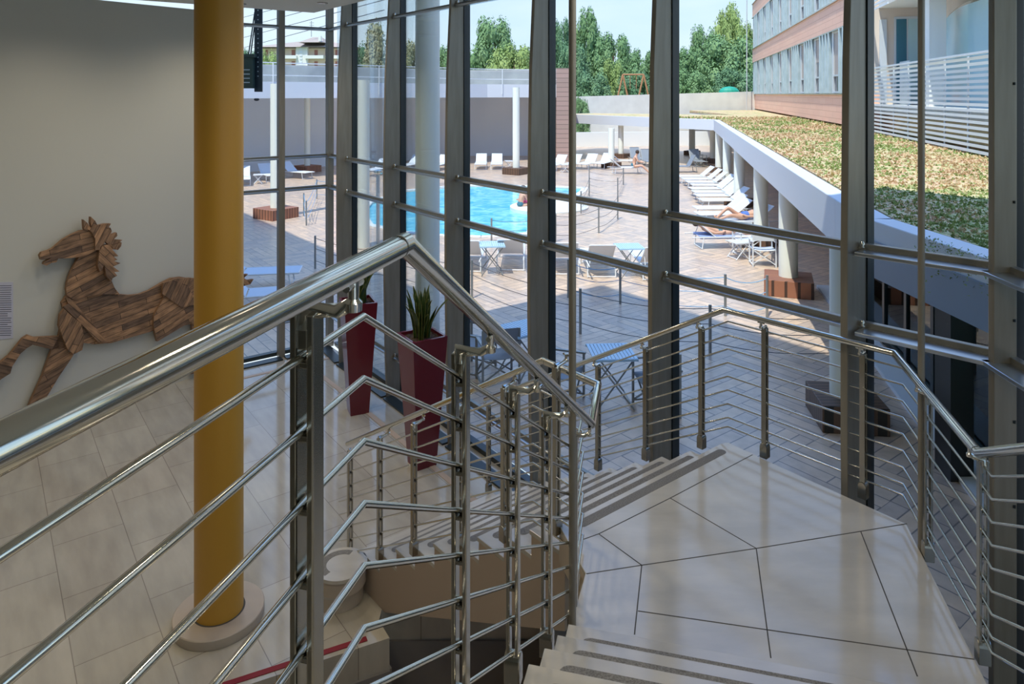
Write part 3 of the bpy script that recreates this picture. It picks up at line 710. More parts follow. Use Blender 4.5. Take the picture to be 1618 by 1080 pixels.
for a, b_ in zip(Fp, Fp[1:]):
    for z in (5.93, 5.3): rl.bar((*a, z), (*b_, z), .05, .05)
    gl.bar((*a, 5.35), (*b_, 5.35), .01, .8)
    n = int((b_-a).length/3.6)
    for k in range(n+1):
        p = a+(b_-a)*(k+.4)/(n+1); q = p+Vector((.08, -.12)); rl.bar((*q, 4.35), (*q, 5.93), .05, .04)
tr = PP(rl, 'terrace_railing', 'white_metal', tb); PP(gl, 'balustrade_glass', 'glass_far', tb)
ds = MB(); c = D(405.5, 157, 38); ds.ball((c.x, c.y, c.z), .14, 8, (1, 1, .6)); tag(PP(ds, 'dome_camera', 'navy_mast', tb), 'black dome camera')
# ---- garden walls
def wallp(name, a, b_, h0, h1, m, lab, th=.3):
    mb = MB(); a = Vector(a); b_ = Vector(b_); d = (b_-a).normalized(); n_ = Vector((-d.y, d.x))*th
    mb.extr([(a.x, a.y, 0), (b_.x, b_.y, 0), (b_.x, b_.y, h1), (a.x, a.y, h0)], (n_.x, n_.y, 0)); return struct(mb.build(name, m), lab)
wallp('garden_wall', (3.6, 63.5), (25.5, 68.5), 4.08, 4.68, 'concrete', 'long pale concrete retaining wall behind the planted roof')
wallp('low_wall', (4.2, 58.5), (18.5, 60.5), 1.2, 1.2, 'white_paint', 'low white wall under the canopy behind the sunbeds')
# ---- canopy with planted roof
CE = [Vector((3.43, 53.3)), Vector((11.8, 41.3)), Vector((4.57, 9.93)), Vector((4.25, 8.4)), Vector((4.3, 6.35)), Vector((4.35, -3))]
inner = [Vector((22, -3)), Vector((22, 30)), Vector((24.5, 67.5)), Vector((16.5, 65.8)), Vector((16, 51)), Vector((6.5, 56))]
cy = empty('canopy', (CE[1].x, CE[1].y, 0), label='long white canopy carried on round columns beside the pool', cat='canopy')
PP(MB().prism(CE+inner, 2.32, 2.72), 'slab', 'white_paint', cy)
fm = MB()
ce_ = [p for p in CE]
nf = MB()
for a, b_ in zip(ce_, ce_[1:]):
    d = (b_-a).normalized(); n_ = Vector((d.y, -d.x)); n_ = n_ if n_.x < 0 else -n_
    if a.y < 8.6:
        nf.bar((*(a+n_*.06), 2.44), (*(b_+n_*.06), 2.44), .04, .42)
    fm.bar((*(a-d*.04), 2.56), (*(b_+d*.04), 2.56), .10, .62)
    fm.bar((*(a-n_*.1), 2.86), (*(b_-n_*.1), 2.86), .28, .03)
PP(fm, 'fascia', 'fascia', cy)
mat('shade_slate', (.17, .23, .31), .35); tag(PP(nf, 'fascia_shade_panel', 'shade_slate', cy), 'slate blue fascia panel, shade painted into its colour')  # panel added so its dark colour carries the near face's shade
d = (Vector((6.5, 56))-CE[0]).normalized(); ff = MB(); ff.bar((*CE[0], 2.56), (*Vector((6.5, 56)), 2.56), .1, .62); PP(ff, 'fascia', 'fascia', cy)
# planted roof surface
def inside(p, poly):
    c = False; n = len(poly)
    for i in range(n):
        a, b_ = poly[i], poly[i-1]
        if (a[1] > p[1]) != (b_[1] > p[1]) and p[0] < (b_[0]-a[0])*(p[1]-a[1])/(b_[1]-a[1])+a[0]: c = not c
    return c
cx_ = [Vector((3.9, 53.4)), Vector((12.15, 41.4)), Vector((4.9, 9.9)), Vector((4.55, 8.4)), Vector((4.6, 6.35)), Vector((4.65, -3))]
se = MB().prism(cx_+inner, 2.6, 2.86); s_o = se.build('planted_roof', 'sedum'); struct(s_o, 'flat roof planted with yellow green and rust sedum')
from mathutils import noise as mnoise
def tufts(mats, region, N, size, name, lab):
    random.seed(11); sets = [MB() for _ in mats]; cnt = 0
    while cnt < N:
        Z = 6.2+(region[1]-6.2)*random.random()**1.7; X = random.uniform(4.4, 4.6+Z*.55)
        if not inside((X, Z), cx_+inner): continue
        cnt += 1
        v = mnoise.noise(Vector((X*.45, Z*.3, 0)))*.9+(.0 if Z > 11 else -.35)+random.uniform(-.45, .45)+mnoise.noise(Vector((X*2.3, Z*2.3, 5)))*.5
        k = 0 if v < -.12 else (1 if v < .2 else 2)
        mb = sets[k]; base = Vector((X, Z, 2.85)); sz = size*random.uniform(.6, 1.4)*(.6+Z/22)
        for q in range(3):
            a = random.uniform(0, 2*PI); d_ = Vector((math.cos(a), math.sin(a), 0))*sz*.5; tip = base+Vector((random.uniform(-1, 1)*sz*.5, random.uniform(-1, 1)*sz*.5, sz*random.uniform(.35, .8)))
            mb.add([base-d_, base+d_, tip], [(0, 1, 2)])
    for mb, m_ in zip(sets, mats):
        o_ = mb.build(name, m_); tag(o_, lab[mats.index(m_)], 'plants', None, 'stuff')
mat('sedum_green', (.25, .32, .10), .9); mat('sedum_yellow', (.60, .49, .28), .9); mat('sedum_rust', (.56, .38, .23), .9)
tufts(['sedum_green', 'sedum_yellow', 'sedum_rust'], (0, 46), 30000, .05, 'sedum_tufts', ['green sedum tufts growing on the canopy roof', 'yellow flowering sedum tufts on the canopy roof', 'rust coloured dry sedum tufts on the canopy roof'])
# trailing plant over the fascia near the corner
tp = MB(); random.seed(4)
for k in range(700):
    p = Vector((4.22+random.gauss(0, .05), random.uniform(5.6, 7.3), 2.9-abs(random.gauss(0, .16))))
    d_ = Vector((random.uniform(-1, 1), random.uniform(-1, 1), random.uniform(-1, 1)))*.025; e_ = Vector((random.uniform(-1, 1), random.uniform(-1, 1), random.uniform(-1, 1)))*.025
    tp.add([p, p+d_, p+e_], [(0, 1, 2)])
tag(tp.build('trailing_plant', 'sedum_green'), 'bushy green plant trailing over the near edge of the canopy roof', 'plant')
# ---- columns outside
def column(p, z, lab, r_=.2, box=None, boxm='wood_red', name='round_column', hb=.35, rot=None, wp=.95):
    t_ = empty(name, (p[0], p[1], 0), label=lab, cat='column', )
    MB().lathe((0, 0, 0), [(r_, 0), (r_, z)], 32).build('shaft', 'column_cream', t_, smooth=True)
    if box: MB().box((0, 0, hb/2), (wp, wp, hb), -FA if rot is None else rot).build('plinth', boxm, t_, bevel=.01)
    return t_
c_ = column((4.45, 9.45), 2.32, 'pale round canopy column in a dark slatted plinth just outside the glass', box=1, boxm='wood_dark', rot=R(-8), wp=.82)
column((6.08, 15.6), 2.32, 'cream canopy column on a brown plinth, second nearest the glass', box=1, rot=R(-20), wp=1.0)
cols = [((1202, 20.6), 'cream canopy column directly behind the white director chairs', .2), ((1168, 27.6), 'cream canopy column beside the nearest group of raised sunbeds', .2), ((1149, 33.0), 'cream canopy column beside the middle group of sunbeds', .2),
        ((1136, 39.5), 'cream canopy column at the corner where the canopy turns', .2), ((1126, 45), 'thin cream column in shade behind the canopy corner', .17), ((1093.5, 51), 'grey canopy column standing alone on a dark block', .22), ((981, 48.5), 'shaded canopy column behind the column by the sunbeds', .18), ((966, 42.3), 'cream canopy column between the row of sunbeds and the seated sunbather', .18)]
for (px, Z), lb, r_ in cols: column(((px-HX)*Z/F, Z), 2.32 if px > 1100 or 1 else 3, lb, r_, box=1, boxm='wood_dark', hb=.3, wp=.9)
fcol = [((436, 25.0), 4.72, 'free-standing white column on a brown plinth by the shaded deck', .19, 'wood_red'), ((485.5, 39.8), 4.15, 'white column beneath the terrace beside the leftmost sunbeds', .165, 'wood_red'), ((572.5, 20.2), 4.75, 'free-standing white column at the left end of the pool', .2, None), ((815.5, 38.7), 4.72, 'free-standing white column behind the pool beside two sunbeds', .19, 'wood_dark')]
for (px, Z), z, lb, r_, bx in fcol: column(((px-HX)*Z/F, Z), z, lb, r_, box=bx, boxm=bx or 'wood_red', hb=.36, rot=R(-35), wp=1.1)
p = Vector(((675.5-HX)*11.6/F, 11.6)); column(p, 6.12, 'tall cream column rising to the roof right outside the glass', .2)
ov = MB(); ov.bar((*(p+NIN*-.25), 6.27), (*(p+NIN*1.5), 6.27), .5, .3); struct(ov.build('ceiling_beam', 'white_paint'), 'short roof beam over the outside column')
# ---- glazed room under the canopy
sf = empty('glazed_shopfront', (6, 11, 0), label='dark framed glass wall beneath the canopy', cat='glass wall')
dC = (CE[1]-CE[2]).normalized(); nC = Vector((dC.y, -dC.x)); nC = nC if nC.x > 0 else -nC
s0 = CE[2]+nC*1.35-dC*3.2; fmb = MB(); gmb = MB(); L_ = 9.6
for z in (.06, 2.2): fmb.bar((*s0, z), (*(s0+dC*L_), z), .08, .1)
for k in range(9): q = s0+dC*L_*k/8; fmb.bar((*q, 0), (*q, 2.3), .07, .09, (1, 0, 0))
gmb.bar((*s0, 1.12), (*(s0+dC*L_), 1.12), .012, 2.1)
PP(fmb, 'frame', 'gasket', sf); PP(gmb, 'glass_pane', 'glass_teal', sf)
PP(MB().bar((*(s0-nC*.3), .03), (*(s0+dC*L_-nC*.3), .03), .35, .06), 'kerb', 'fascia', sf)
bw_ = MB(); bw_.bar((*(s0+nC*3), 1.15), (*(s0+dC*22+nC*3), 1.15), .2, 2.3); struct(bw_.build('wall_canopy_back', 'beige_stucco'), 'wall at the back of the space under the canopy')
bw2 = MB(); bw2.bar((*(CE[2]+nC*2.4+dC*12), 1.15), (*(CE[2]+nC*2.4+dC*28), 1.15), .2, 2.3); struct(bw2.build('wall_canopy_brown', 'cladding_brown'), 'brown clad wall under the canopy behind the columns')
tag(MB().box((5.05, 8.1, 1.13), (.26, .3, 2.26)).build('dark_pillar', 'black_pillar'), 'black brick pillar under the canopy beyond the right window', 'pillar')
# ------------------------------------------------------------------ orange office building
ob = empty('office_building', (23.5, 68, 0), label='three storey building with terracotta bands and ribbon windows', cat='building')
A0 = Vector((23.75, 70.0)); dO = Vector((-.2243, -.9745)); nO = Vector((-.9745, .2243))
LEN = 42.5
def face(u0, u1, z0, z1, off, th): 
    a = A0+dO*u0+nO*off; b_ = A0+dO*u1+nO*off; c = a-nO*th; d_ = b_-nO*th
    return MB().prism([a, b_, d_, c], z0, z1)
PP(face(0, LEN, 2.95, 13.1, -.35, 14), 'core', 'zinc', ob)
for z0, z1 in ((2.98, 4.345), (7.42, 8.75), (11.85, 13.2)): PP(face(-.1, LEN, z0, z1, 0, .4), 'terracotta_band', 'terracotta', ob)
tm = MB()
for z in (4.36, 7.40, 8.77, 11.83, 13.2): 
    a = A0+nO*.03; b_ = A0+dO*LEN+nO*.03; tm.bar((*a, z), (*b_, z), .12, .06)
PP(tm, 'band_trim', 'steel_dark', ob)
random.seed(3)
for fl_, z0 in ((0, 4.4), (1, 8.82)):
    u = .45; k = 0
    while u < LEN-1.5:
        z1 = z0+2.98
        wf = MB(); wp_ = 1.5
        for uu in (u, u+wp_): wf.bar((*(A0+dO*uu-nO*.08), z0), (*(A0+dO*uu-nO*.08), z1), .14, .12, (1, 0, 0))
        for z in (z0+.05, z0+.85, z1-.05): wf.bar((*(A0+dO*u-nO*.1), z), (*(A0+dO*(u+wp_)-nO*.1), z), .1, .08)
        # deep metal reveal fins between windows
        win = PP(wf, 'window', 'win_frame', ob)
        bl = random.choice((2.08, 2.08, 1.3, 2.08))
        g1 = MB(); g1.bar((*(A0+dO*u-nO*.12), (z0+z1)/2), (*(A0+dO*(u+wp_)-nO*.12), (z0+z1)/2), .02, z1-z0); x = g1.build('pane', 'win_dark'); x.parent = win
        if bl:
            g2 = MB(); g2.bar((*(A0+dO*u-nO*.10), z1-bl/2), (*(A0+dO*(u+wp_)-nO*.10), z1-bl/2), .02, bl); x = g2.build('blind', 'blind'); x.parent = win
        for q in range(4):
            uu = u+wp_+.35+q*.72
            if uu < LEN: 
                z_m = MB(); z_m.bar((*(A0+dO*uu-nO*.14), z0), (*(A0+dO*uu-nO*.14), z1), .10, .50, (1, 0, 0)); x = z_m.build('metal_panel', 'zinc'); x.parent = win
        u += 4.5; k += 1
# ---- loggia wing nearer the camera
lg = empty('balcony_wing', (14, 26, 0), label='beige building wing with arched pale window behind white slats', cat='building')
B0 = Vector((14.15, 28.2)); B1 = Vector((9.2, 9.2)); dB = (B1-B0).normalized(); nB = Vector((-dB.y, dB.x)); nB = nB if nB.x < 0 else -nB
def bface(u0, u1, z0, z1, off, th):
    a = B0+dB*u0+nB*off; b_ = B0+dB*u1+nB*off; return MB().prism([a, b_, b_-nB*th, a-nB*th], z0, z1)
PP(bface(-.3, 20, 2.8, 11.5, -1.9, .3), 'wall', 'beige_stucco', lg)
PP(bface(0, 20, 3.7, 3.95, -.15, 1.8), 'balcony_floor', 'concrete', lg)
PP(bface(0, 20, 7.75, 8.05, -.4, 1.6), 'ceiling_slab', 'white_paint', lg)
PP(bface(0, 20, 2.86, 3.7, -.5, .2), 'lower_wall', 'steel_dark', lg)
PP(bface(-.35, 0, 2.86, 8.2, -.25, 1.9), 'side_wall', 'beige_stucco', lg)
PP(bface(-.40, .02, 2.9, 4.34, -.12, .3), 'terracotta_corner', 'terracotta', lg)
PP(bface(4.4, 4.9, 3.95, 7.75, -.8, .5), 'pillar', 'white_paint', lg)
PP(bface(13.5, 14.0, 3.95, 7.75, -.8, .5), 'pillar', 'white_paint', lg)
def sw(o0_, o1_, z0, z1, m_, nm_, du=.03): return PP(bface(0, du, z0, z1, o0_, o1_), nm_, m_, lg)
sw(-.42, .25, 3.95, 7.3, 'win_frame', 'window', .10); sw(-.95, .95, 3.95, 7.4, 'win_frame', 'window', .05); sw(-1.02, .36, 4.05, 7.3, 'cloth_teal', 'window_pane', .08); sw(-1.44, .40, 4.05, 7.3, 'teal_glass', 'window_pane', .08)
PP(bface(.06, .1, 5.2, 5.3, -.95, .95), 'window_bar', 'win_frame', lg)
PP(bface(.6, 1.9, 3.95, 5.6, -1.0, .04), 'balcony_screen', 'zinc', lg)
def arch(u0, u1, zb, zt, rx, rz, inset):
    pts = [(u0+inset, zb)]
    for k in range(15): a = PI-PI/2*k/14; pts.append((u0+rx+(rx-inset)*math.cos(a), zt-rz+(rz-inset)*math.sin(a)))
    pts.append((u1, zt-inset)); pts.append((u1, zb)); return pts
for nm, inset, off, m_ in (('arch_frame', 0, -1.78, 'steel_dark'), ('arched_pane', .11, -1.70, 'teal_glass')):
    mb = MB(); pl = [Vector((*(B0+dB*u+nB*off), z)) for u, z in arch(2.45, 12.0, 3.95, 7.3, 2.9, 1.2, inset)]
    mb.extr(pl, (*(-nB*.08), 0)); PP(mb, nm, m_, lg)
rls = MB(); sl = []
for k in range(17):
    z = 2.95+k*.1425; q = MB()
    q.bar((*B0, z), (*B1, z), .03, .075); sl.append(q)
for q in sl: PP(q, 'slat', 'white_metal', lg)
PP(MB().bar((*(B0+nB*.12), 5.33), (*(B1+nB*.12), 5.33), .11, .05), 'top_rail', 'white_metal', lg)
for k in range(12):
    q = B0+dB*(k*1.75+.1)-nB*.06; m_ = MB(); m_.bar((*q, 2.9), (*q, 5.3), .05, .03, (1, 0, 0)); PP(m_, 'rail_post', 'white_metal', lg)
for k in range(6):
    q = MB(); z = 7.6+k*.16; q.bar((*(B0-dB*.2), z), (*(B0+dB*3.1), z), .03, .07); PP(q, 'upper_slat', 'white_metal', lg)
# ------------------------------------------------------------------ furniture makers
def lounger(fab='sling_white', frame='white_metal', back=40):
    t_ = empty('sun_lounger', (0, 0, 0))
    L_, W_, h_ = 1.95, .66, .34; bl = .72; hx = L_/2-bl; a = R(back)
    f = MB()
    for s in (-1, 1):
        f.tube([(-L_/2, s*W_/2, h_), (hx+bl*.95, s*W_/2, h_)], .018, 8)
    f.tube([(-L_/2, -W_/2, h_), (-L_/2, W_/2, h_)], .018, 8)
    f.build('frame', frame, t_, smooth=True)
    b_ = MB()
    for s in (-1, 1): b_.tube([(hx, s*(W_/2-.03), h_), (hx+bl*math.cos(a), s*(W_/2-.03), h_+bl*math.sin(a))], .016, 8)
    b_.tube([(hx+bl*math.cos(a), -W_/2+.03, h_+bl*math.sin(a)), (hx+bl*math.cos(a), W_/2-.03, h_+bl*math.sin(a))], .016, 8)
    b_.tube([(hx+bl*.55*math.cos(a), -W_/2+.05, h_+bl*.55*math.sin(a)), (hx+bl*.55, -W_/2+.05, h_)], .010, 6)
    b_.build('backrest_frame', frame, t_, smooth=True)
    s1 = MB(); s1.box((-L_/2+(hx+L_/2)/2, 0, h_+.005), (hx+L_/2-.03, W_-.05, .014)); s1.build('seat', fab, t_)
    m = Matrix.Rotation(-a, 3, 'Y'); c = Vector((hx+bl/2*math.cos(a), 0, h_+bl/2*math.sin(a)))
    s2 = MB(); s2.box(c, (bl-.04, W_-.08, .014), mtx=m); s2.build('backrest', fab, t_)
    for x in (-L_/2+.22, hx+.35):
        for s in (-1, 1):
            q = MB(); q.tube([(x, s*W_/2, h_), (x+(.05 if x > 0 else -.05), s*W_/2, .02)], .016, 8)
            q.build('leg', frame, t_, smooth=True)
    q = MB()
    for x in (-L_/2+.17, hx+.40): q.tube([(x, -W_/2, .03), (x, W_/2, .03)], .012, 8)
    q.build('stretcher', frame, t_, smooth=True)
    return t_
def dchair(fab='sling_grey', frame='frame_grey'):
    t_ = empty('director_chair', (0, 0, 0)); W_, Dp = .56, .46
    for sx in (-1, 1):
        for sy in (-1, 1):
            q = MB(); q.box((sx*W_/2, sy*Dp/2, .31 if sy < 0 else .43), (.03, .03, .62 if sy < 0 else .86)); q.build('leg', frame, t_)
        q = MB(); q.box((sx*W_/2, 0, .635), (.045, Dp+.06, .025)); q.build('armrest', frame, t_)
        q = MB(); q.box((sx*W_/2, 0, .05), (.025, Dp, .025)); q.build('rail', frame, t_)
    q = MB()
    for sy in (-1, 1):
        q.bar((-W_/2, sy*Dp/2*.9, .06), (W_/2, sy*Dp/2*.9, .42), .02, .02, (0, 1, 0)); q.bar((W_/2, sy*Dp/2*.8, .06), (-W_/2, sy*Dp/2*.8, .42), .02, .02, (0, 1, 0))
    q.build('cross_brace', frame, t_)
    s = MB(); vs = []
    for i in range(9):
        u = i/8; z = .44-.03*math.sin(PI*u)
        for y in (-Dp/2, Dp/2): vs += [(-W_/2+W_*u, y, z)]
    s.add(vs, [(2*i, 2*i+2, 2*i+3, 2*i+1) for i in range(8)]); o_ = s.build('seat', fab, t_, smooth=True); o_.modifiers.new('t', 'SOLIDIFY').thickness = .008
    b_ = MB(); b_.box((0, Dp/2, .76), (W_-.01, .012, .20)); b_.build('backrest', fab, t_)
    return t_
def ftable(top='table_blue', frame='frame_grey', s=.62, h_=.72):
    t_ = empty('folding_table', (0, 0, 0))
    m_ = MB(); n = 12
    for i in range(n): m_.box((-s/2+s*(i+.5)/n, 0, h_), (s/n*.8, s, .015))
    for y in (-s/2, s/2): m_.box((0, y, h_-.012), (s, .03, .03))
    m_.build('tabletop', top, t_)
    for sx in (-1, 1):
        for k in (-1, 1):
            q = MB(); q.tube([(k*s/2*.85, sx*s/2*.9, 0.01), (-k*s/2*.85, sx*s/2*.85, h_-.02)], .012, 8); q.build('leg', frame, t_, smooth=True)
    q = MB()
    for k in (-1, 1): q.tube([(k*s/2*.8, -s/2*.9, .04), (k*s/2*.8, s/2*.9, .04)], .010, 8)
    q.build('stretcher', frame, t_, smooth=True)
    return t_
LW_, LG_ = lounger('sling_white'), lounger('sling_grey', 'frame_grey', 62)
DG_, DW_ = dchair(), dchair('sling_white', 'white_metal')
TB_, TW_ = ftable(), ftable('white_metal', 'white_metal', .45, .45)
used = set()
def put(proto, p, rz, label, cat, group=None):
    o = proto if proto.name not in used else copy_tree(proto); used.add(proto.name)
    o.location = (p[0], p[1], 0); o.rotation_euler = (0, 0, rz); tag(o, label, cat, group); return o
PO = {}
bx = [(9.05, 34.8), (9.1, 33.7), (9.0, 32.5), (8.95, 31.4), (8.6, 30.3), (8.45, 29.2), (8.3, 28.2), (8.15, 27.0), (7.45, 25.1), (7.2, 23.9)]
nm = ['farthest bed of the raised row', 'second bed from the far end of the raised row', 'third bed from the far end of the raised row', 'fourth bed from the far end of the raised row', 'fifth bed from the far end of the raised row', 'sixth bed from the far end of the raised row', 'fourth nearest bed of the raised row', 'third nearest bed of the raised row', 'second nearest bed of the raised row', 'nearest empty bed of the raised row']
for (x, y), n_ in zip(bx, nm): put(LW_, (x, y), random.uniform(-.06, .06), 'white sunbed by the canopy columns, '+n_, 'sunbed', 'white sunbeds along the canopy')
put(LW_, (7.45, 22.6), R(8), 'white sunbed on which a sunbather in blue shorts lies', 'sunbed')
put(LW_, (5.95, 20.2), R(184), 'white sunbed with blue towel and lying sunbather near the director chairs', 'sunbed')
for i, (px, py) in enumerate(((880, 268), (904, 267), (929, 266), (954, 265))):
    g = G(px, py); put(LW_, g, R(62), 'white sunbed beyond the pool, %s of four side by side' % ['leftmost', 'second from left', 'third from left', 'rightmost'][i], 'sunbed', 'white sunbeds beyond the pool')
g = G(988, 274); put(LW_, g, R(186), 'white sunbed with the seated sunbather at its end', 'sunbed')
g = G(985, 262); put(LW_, g, R(175), 'white sunbed just behind the one with the seated sunbather', 'sunbed')
g = G(1006, 258); put(LG_, g, R(95), 'grey sunbed with upright back beyond the seated sunbather', 'sunbed')
g = G(1024, 262); put(LG_, g, R(95), 'grey sunbed at the right of the upright grey one', 'sunbed')
g = G(1101, 262); put(LG_, g, R(95), 'grey sunbed with upright back under the canopy', 'sunbed')
g = G(1080, 272); put(LG_, g, R(4), 'low grey sunbed in shade left of the dark stool', 'sunbed')
g = G(760, 266); put(LW_, g, R(90), 'white sunbed against the far wall, left of a pair', 'sunbed')
g = G(785, 266); put(LW_, g, R(90), 'white sunbed against the far wall, right of a pair', 'sunbed')
g = G(468, 281); put(LW_, g, R(150), 'white sunbed standing in front of the shaded terrace column', 'sunbed')
g = G(424, 285); put(LW_, g, R(125), 'white sunbed at the left, beside a small folding stool', 'sunbed')
g = G(384, 291); put(LW_, g, R(110), 'white sunbed at the far left beside the yellow column', 'sunbed')
for px, py, lb in ((596, 276, 'white sunbed beyond the pool seen past the left mullion'), (650, 268, 'white sunbed beyond the pool behind the tall outside column'), (694, 268, 'white sunbed beyond the pool right of the tall outside column')):
    put(LW_, G(px, py), R(70), lb, 'sunbed')
for px, py, lb in ((743, 420, 'white sunbed seen from its head end, leftmost of the near row'), (808, 418, 'white sunbed seen from its head end, right of a folding table'), (890, 424, 'white sunbed seen from its head end behind the vertical rod'), (945, 428, 'white sunbed seen from its head end, right of the vertical rod'), (1028, 432, 'white sunbed seen from its head end, rightmost of the near row')):
    put(LW_, G(px, py), R(-92+(px-808)*.02), lb, 'sunbed', 'sunbeds of the near row by the pool')
put(LW_, G(404, 452), R(190), 'sunbed in shade behind the horse tail', 'sunbed'); put(LW_, G(412, 488), R(195), 'sunbed in shade below the horse tail with dark cloth', 'sunbed')
put(TW_, G(408, 290), .3, 'small white folding stool beside the left sunbeds', 'stool'); put(TW_, G(804, 266), .2, 'small white folding stool beside the pair at the far wall', 'stool')
put(TW_, G(892, 272), .2, 'small white folding stool beside the leftmost far sunbed', 'stool'); put(TW_, G(1166, 408), .3, 'small white folding table beside the white director chair', 'table')
put(TB_, G(777, 432), R(5), 'folding table with pale top between two sunbeds of the near row', 'table')
put(TB_, G(994, 436), R(5), 'folding table with pale blue top among the right sunbeds of the near row', 'table')
put(TB_, (.16, 11.0), R(35), 'blue slatted folding table by the glass, left of the vertical rod', 'table')
put(TB_, (1.40, 10.0), R(4), 'blue slatted folding table by the glass, right of the vertical rod', 'table')
put(DG_, (-.60, 11.2), R(60), 'grey director chair by the glass at the left of its table', 'chair')
put(DG_, (-.22, 10.75), R(195), 'grey director chair turned away, in front of the left blue table', 'chair')
put(DG_, (.72, 10.0), R(70), 'grey director chair between the two blue tables', 'chair')
put(DG_, (1.98, 9.75), R(-80), 'grey director chair at the right of the right blue table', 'chair')
put(DW_, (6.38, 18.05), R(172), 'white director chair beside the second canopy column', 'chair')
put(DW_, (6.35, 19.2), R(10), 'white director chair beyond the small white table', 'chair')
put(DG_, (11.6, 43.5), R(100), 'grey director chair in the shade by the canopy corner', 'chair')
# shower post by the pool
sh = G(597, 384); t_ = empty('pool_shower', sh, label='round steel shower post at the left end of the pool', cat='shower')
MB().tube([(0, 0, 0), (0, 0, 2.05)], .055, 16).build('pole', 'frame_alu', t_, smooth=True); MB().lathe((0, 0, 2.02), [(.1, 0), (.13, .04), (.12, .1), (.05, .13)], 20).build('head', 'chrome', t_, smooth=True)
# cable fences
def fence(pxs, lab, m='cable', rope=False, hgt=.82):
    P_ = [G(x, y) for x, y in pxs]; t_ = empty('cable_fence', P_[0], label=lab, cat='fence')
    for q in P_: PP(MB().tube([q, q+Vector((0, 0, hgt))], .026, 10), 'post', 'frame_grey', t_, smooth=True)
    for z in (.2, .5, .76):
        for a, b_ in zip(P_, P_[1:]):
            pts = []
            for k in range(9): u = k/8; pts.append(a+(b_-a)*u+Vector((0, 0, z-.10*4*u*(1-u))))
            PP(MB().tube(pts, .0065 if z < .7 or not rope else .008, 5), 'cable', m, t_)
fence([(498, 424), (622, 448), (745.7, 471), (917, 527), (1122, 558.5), (1330, 575)], 'low steel post fence with dark cables on the deck close to the glass')
fence([(776.6, 390), (878, 382), (946, 368), (976, 346)], 'low post and cable fence along the near side of the pool')
fence([(898, 470), (980, 480), (1146, 499), (1212, 501)], 'low post fence with blue cords beyond the near fence', 'rope_blue', True)
fence([(918, 337), (931, 310), (976, 311), (985, 292), (931, 287)], 'low post and cable fence around the right end of the pool')
fence([(480, 341), (484, 356), (500.5, 314), (546, 309)], 'low post fence with pale cords at the left end of the pool', 'rope_blue', True)
# ------------------------------------------------------------------ people
def person(label, loc, rz, J, parts):
    """J: joints name -> (xyz, radius); one continuous body grown from the pelvis"""
    edges = [('pelvis', 'belly'), ('belly', 'chest'), ('chest', 'neck'), ('neck', 'head0'), ('head0', 'head1')]
    for s in 'LR': edges += [('chest', 'sh'+s), ('sh'+s, 'el'+s), ('el'+s, 'wr'+s), ('wr'+s, 'ha'+s), ('pelvis', 'hip'+s), ('hip'+s, 'kn'+s), ('kn'+s, 'an'+s), ('an'+s, 'to'+s)]
    names = list(J); names.remove('pelvis'); names = ['pelvis']+names
    me = bpy.data.meshes.new('body'); me.from_pydata([J[n][0] for n in names], [(names.index(a), names.index(b_)) for a, b_ in edges], [])
    root = empty('person', loc, rz, label=label, cat='person')
    o = bpy.data.objects.new('body', me); COL.objects.link(o); o.parent = root; me.materials.append(M['skin'])
    sk = o.modifiers.new('skin', 'SKIN'); sk.use_smooth_shade = True
    for i, n in enumerate(names):
        r_ = J[n][1]; me.skin_vertices[0].data[i].radius = (r_, r_); me.skin_vertices[0].data[i].use_root = (i == 0)
    o.modifiers.new('sub', 'SUBSURF').levels = 2
    hd = Vector(J['head1'][0]); h0 = Vector(J['head0'][0]); 
    up = (hd-h0).normalized()
    hm = MB(); c = (hd+h0)/2+up*.04; hm.ball((c.x, c.y, c.z), .108, 8, (1, 1, 1.05)); hm.build('hair', 'hair', root, smooth=True)
    for nm_, m_, a, b_, ra, rb_ in parts:
        q = MB(); A_ = Vector(J[a][0]); B_ = Vector(J[b_][0]); q.tube([A_+(A_-B_)*.1, A_, (A_+B_)/2, B_], [ra*.8, ra, ra, rb_], 12); q.build(nm_, m_, root, smooth=True)
    return root
def lying(bend=.25, up=.35):
    J = {'pelvis': ((0, 0, .50), .13), 'belly': ((.18, 0, .52), .115), 'chest': ((.40, 0, .60), .13), 'neck': ((.56, 0, .70), .055), 'head0': ((.62, 0, .74), .075), 'head1': ((.76, 0, .80), .08)}
    for s, k in (('L', 1), ('R', -1)):
        J['sh'+s] = ((.48, k*.17, .62), .055); J['el'+s] = ((.25, k*.27, .52), .042); J['wr'+s] = ((.03, k*.22, .53), .03); J['ha'+s] = ((-.08, k*.16, .58), .03)
        J['hip'+s] = ((-.06, k*.09, .48), .09); J['kn'+s] = ((-.45, k*.10, .52+bend*(1 if k > 0 else .15)), .058); J['an'+s] = ((-.86, k*.09, .42), .038); J['to'+s] = ((-.90, k*.09, .54), .035)
    return J
J = lying(); person('sunbather in blue shorts lying on a white sunbed', (7.35, 22.6, -.03), R(8), J, [('shorts', 'cloth_blue', 'pelvis', 'belly', .145, .13)])
J = lying(.05); person('sunbather lying on a blue towel on the sunbed near the director chairs', (5.95, 20.2, -.08), R(184), J, [('swimwear', 'cloth_teal', 'pelvis', 'belly', .14, .12)])
tw = MB(); tw.box((0, 0, 0), (1.0, .6, .02)); tw.box((0, -.31, -.03), (1.0, .015, .08)); tw.box((0, .31, -.03), (1.0, .015, .08)); o = tw.build('beach_towel', 'towel_blue'); o.location = (5.75, 20.2, .362); o.rotation_euler = (0, 0, R(4)); tag(o, 'blue towel draped over the sunbed of a lying sunbather', 'towel')
